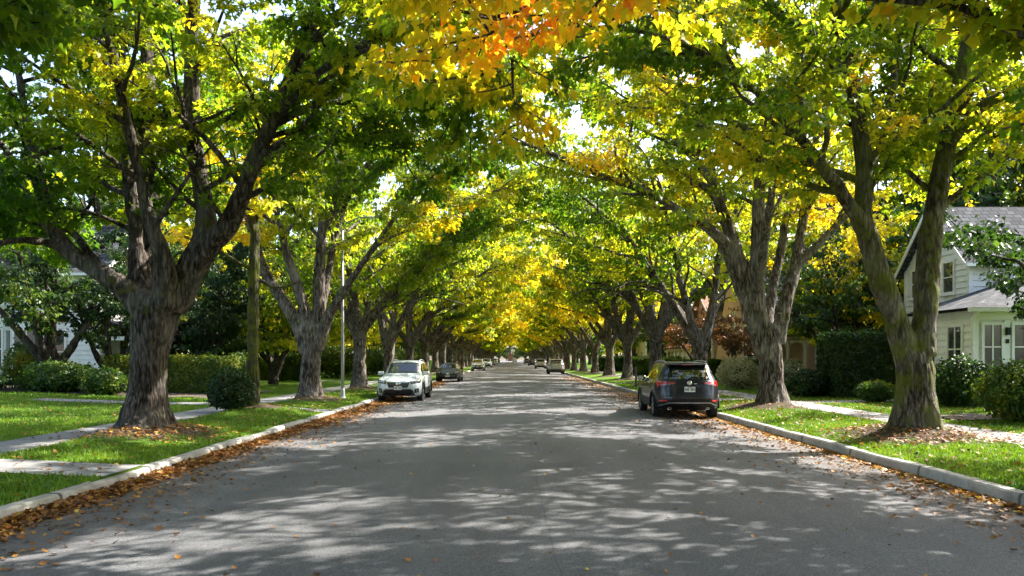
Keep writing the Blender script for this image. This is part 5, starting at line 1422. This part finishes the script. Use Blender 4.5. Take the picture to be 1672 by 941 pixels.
# white house on the left
rt = gable_house('white_house', 'large white house with bay window behind the small dark-trunked tree', -34, -20.2, 39, 50, 6.2, 9.6, 'x', 'white', 'slate',
                 [(-25.1, -24.2, 4.5, 5.9, 2, 2), (-22.8, -22.0, 4.4, 5.9, 2, 2), (-28.5, -27.5, 4.4, 5.9, 2, 2), (-25.6, -24.9, 1.3, 3.2, 2, 2)], [(40.5, 41.4, 4.4, 5.9, 2, 2), (44, 45, 4.4, 5.9, 2, 2), (41, 42, 1.2, 3, 2, 2)], 1, True, (-27, 44.5, 10.4))
bay(rt, -23.2, 38.96, 2.9, .75, .2, 3.6)
porch(rt, -20.1, -17.6, 39.2, 48, 3.0, .7, 'slate', [(-17.75, 39.4 + 1.7 * k) for k in range(6)] + [(-18.9, 39.4), (-19.9, 39.4)], 'trim', face='x+')
rl = MB().box(-25.8, -20.6, 37.6, 37.64, .9, .98).box(-25.8, -20.6, 37.6, 37.64, .35, .43)
for k in range(27): rl.box(-25.8 + k * .198, -25.75 + k * .198, 37.605, 37.635, .43 if k % 9 else -.1, .9)
rl.build('porch_railing', M['trim'], rt); local(rt)
rt = gable_house('grey_house', 'pale far house glimpsed behind the lamp post', -27, -17.5, 76, 86, 5, 8, 'y', 'white', 'slate', [(-25, -24, 3.5, 4.6, 2, 2), (-20, -19, 3.5, 4.6, 2, 2), (-20, -19, 1.2, 2.6, 2, 2)], [(78, 79, 1.2, 2.6, 2, 2), (82, 83, 3.5, 4.6, 2, 2)], 1); local(rt)

# ---------------------------------------------------------------- street furniture
lx, ly = -6.55, 31.0; lz = float(ground_h(np.array([lx]), np.array([ly]))[0])
lp = empty('lamp_post', (lx, ly, lz - .02)); tag(lp, 'slender galvanised lamp post on the verge before the white SUV', 'lamp post')
MB().lathe([(.14, 0), (.14, .05), (.10, .08), (.085, .35), (.075, .4)], 14).build('base', M['steel'], lp)
MB().tube([(0, 0, .38), (0, 0, 3), (0, 0, 6.6)], [.065, .055, .042], 12).build('pole', M['steel'], lp, smooth=True)
MB().tube([(0, 0, 6.5), (.15, 0, 6.85), (.6, 0, 7.05), (1.3, 0, 7.1)], .026, 8).build('arm', M['steel'], lp, smooth=True)
MB().lathe([(.05, .1), (.14, .06), (.17, 0), (.15, -.04)], 16, (1.4, 0, 7.08)).build('lamp_head', M['steel'], lp, smooth=True)
wp = MB().box(-.06, .06, -.06, .06, -.2, 1.05); wp.add([(-.06, -.06, 1.051), (.06, -.06, 1.051), (.06, .06, 1.051), (-.06, .06, 1.051), (0, 0, 1.12)], [(0, 1, 4), (1, 2, 4), (2, 3, 4), (3, 0, 4), (3, 2, 1, 0)])
o = wp.build('wooden_post', M['wood']); o.location = (6.95, 44.2, float(ground_h(np.array([6.95]), np.array([44.2]))[0])); tag(o, 'short dark wooden post on the verge ahead of the dark SUV', 'post')
tw = empty('stone_spire', (-.2, 446, 0)); tag(tw, 'thin dark spire at the far end of the street', 'monument')
MB().box(-1.6, 1.6, -1.6, 1.6, -.3, 3).box(-1.1, 1.1, -1.1, 1.1, 3, 4.2).build('plinth', M['brick'], tw)
MB().lathe([(.75, 4.2), (.6, 7.5), (.3, 10.5), (.02, 11.5)], 10).build('shaft', M['wood'], tw)

# ---------------------------------------------------------------- light, sky, camera
SUN_AZ, SUN_EL = 63, 42
s = Vector((math.sin(R(SUN_AZ)) * math.cos(R(SUN_EL)), math.cos(R(SUN_AZ)) * math.cos(R(SUN_EL)), math.sin(R(SUN_EL))))
sd = bpy.data.lights.new('sun', 'SUN'); sd.energy = 5.0; sd.angle = R(.53); sd.color = (1, .945, .86)
so_ = bpy.data.objects.new('sun', sd); COL.objects.link(so_); so_.rotation_euler = (-s).to_track_quat('-Z', 'Y').to_euler(); so_.location = (40, 20, 40)
w = bpy.data.worlds.new('World'); SC.world = w; w.use_nodes = True
nt = w.node_tree; bg = nt.nodes['Background']
sky = nt.nodes.new('ShaderNodeTexSky'); sky.sky_type = 'NISHITA'; sky.sun_disc = False
sky.sun_elevation = R(SUN_EL); sky.sun_rotation = R(SUN_AZ); sky.air_density = 1.0; sky.dust_density = 3.0
nt.links.new(sky.outputs[0], bg.inputs['Color']); bg.inputs['Strength'].default_value = .15
cd = bpy.data.cameras.new('camera'); cam = bpy.data.objects.new('camera', cd); COL.objects.link(cam)
cam.location = (0, 0, EYE); cam.rotation_euler = (R(90), 0, 0)
cd.sensor_width = 36; cd.lens = 36 * F / 1672; cd.shift_x = (836 - CX) / 1672; cd.shift_y = (HZ - 470.5) / 1672
cd.clip_start = .05; cd.clip_end = 3000
SC.camera = cam
vs = SC.view_settings; vs.view_transform = 'Standard'; vs.look = 'None'; vs.exposure = 2.02; vs.gamma = 1
SC.cycles.max_bounces = 10; SC.cycles.diffuse_bounces = 6; SC.cycles.glossy_bounces = 3; SC.cycles.transmission_bounces = 4
SC.cycles.use_denoising = True
SC.cycles.sample_clamp_indirect = 6
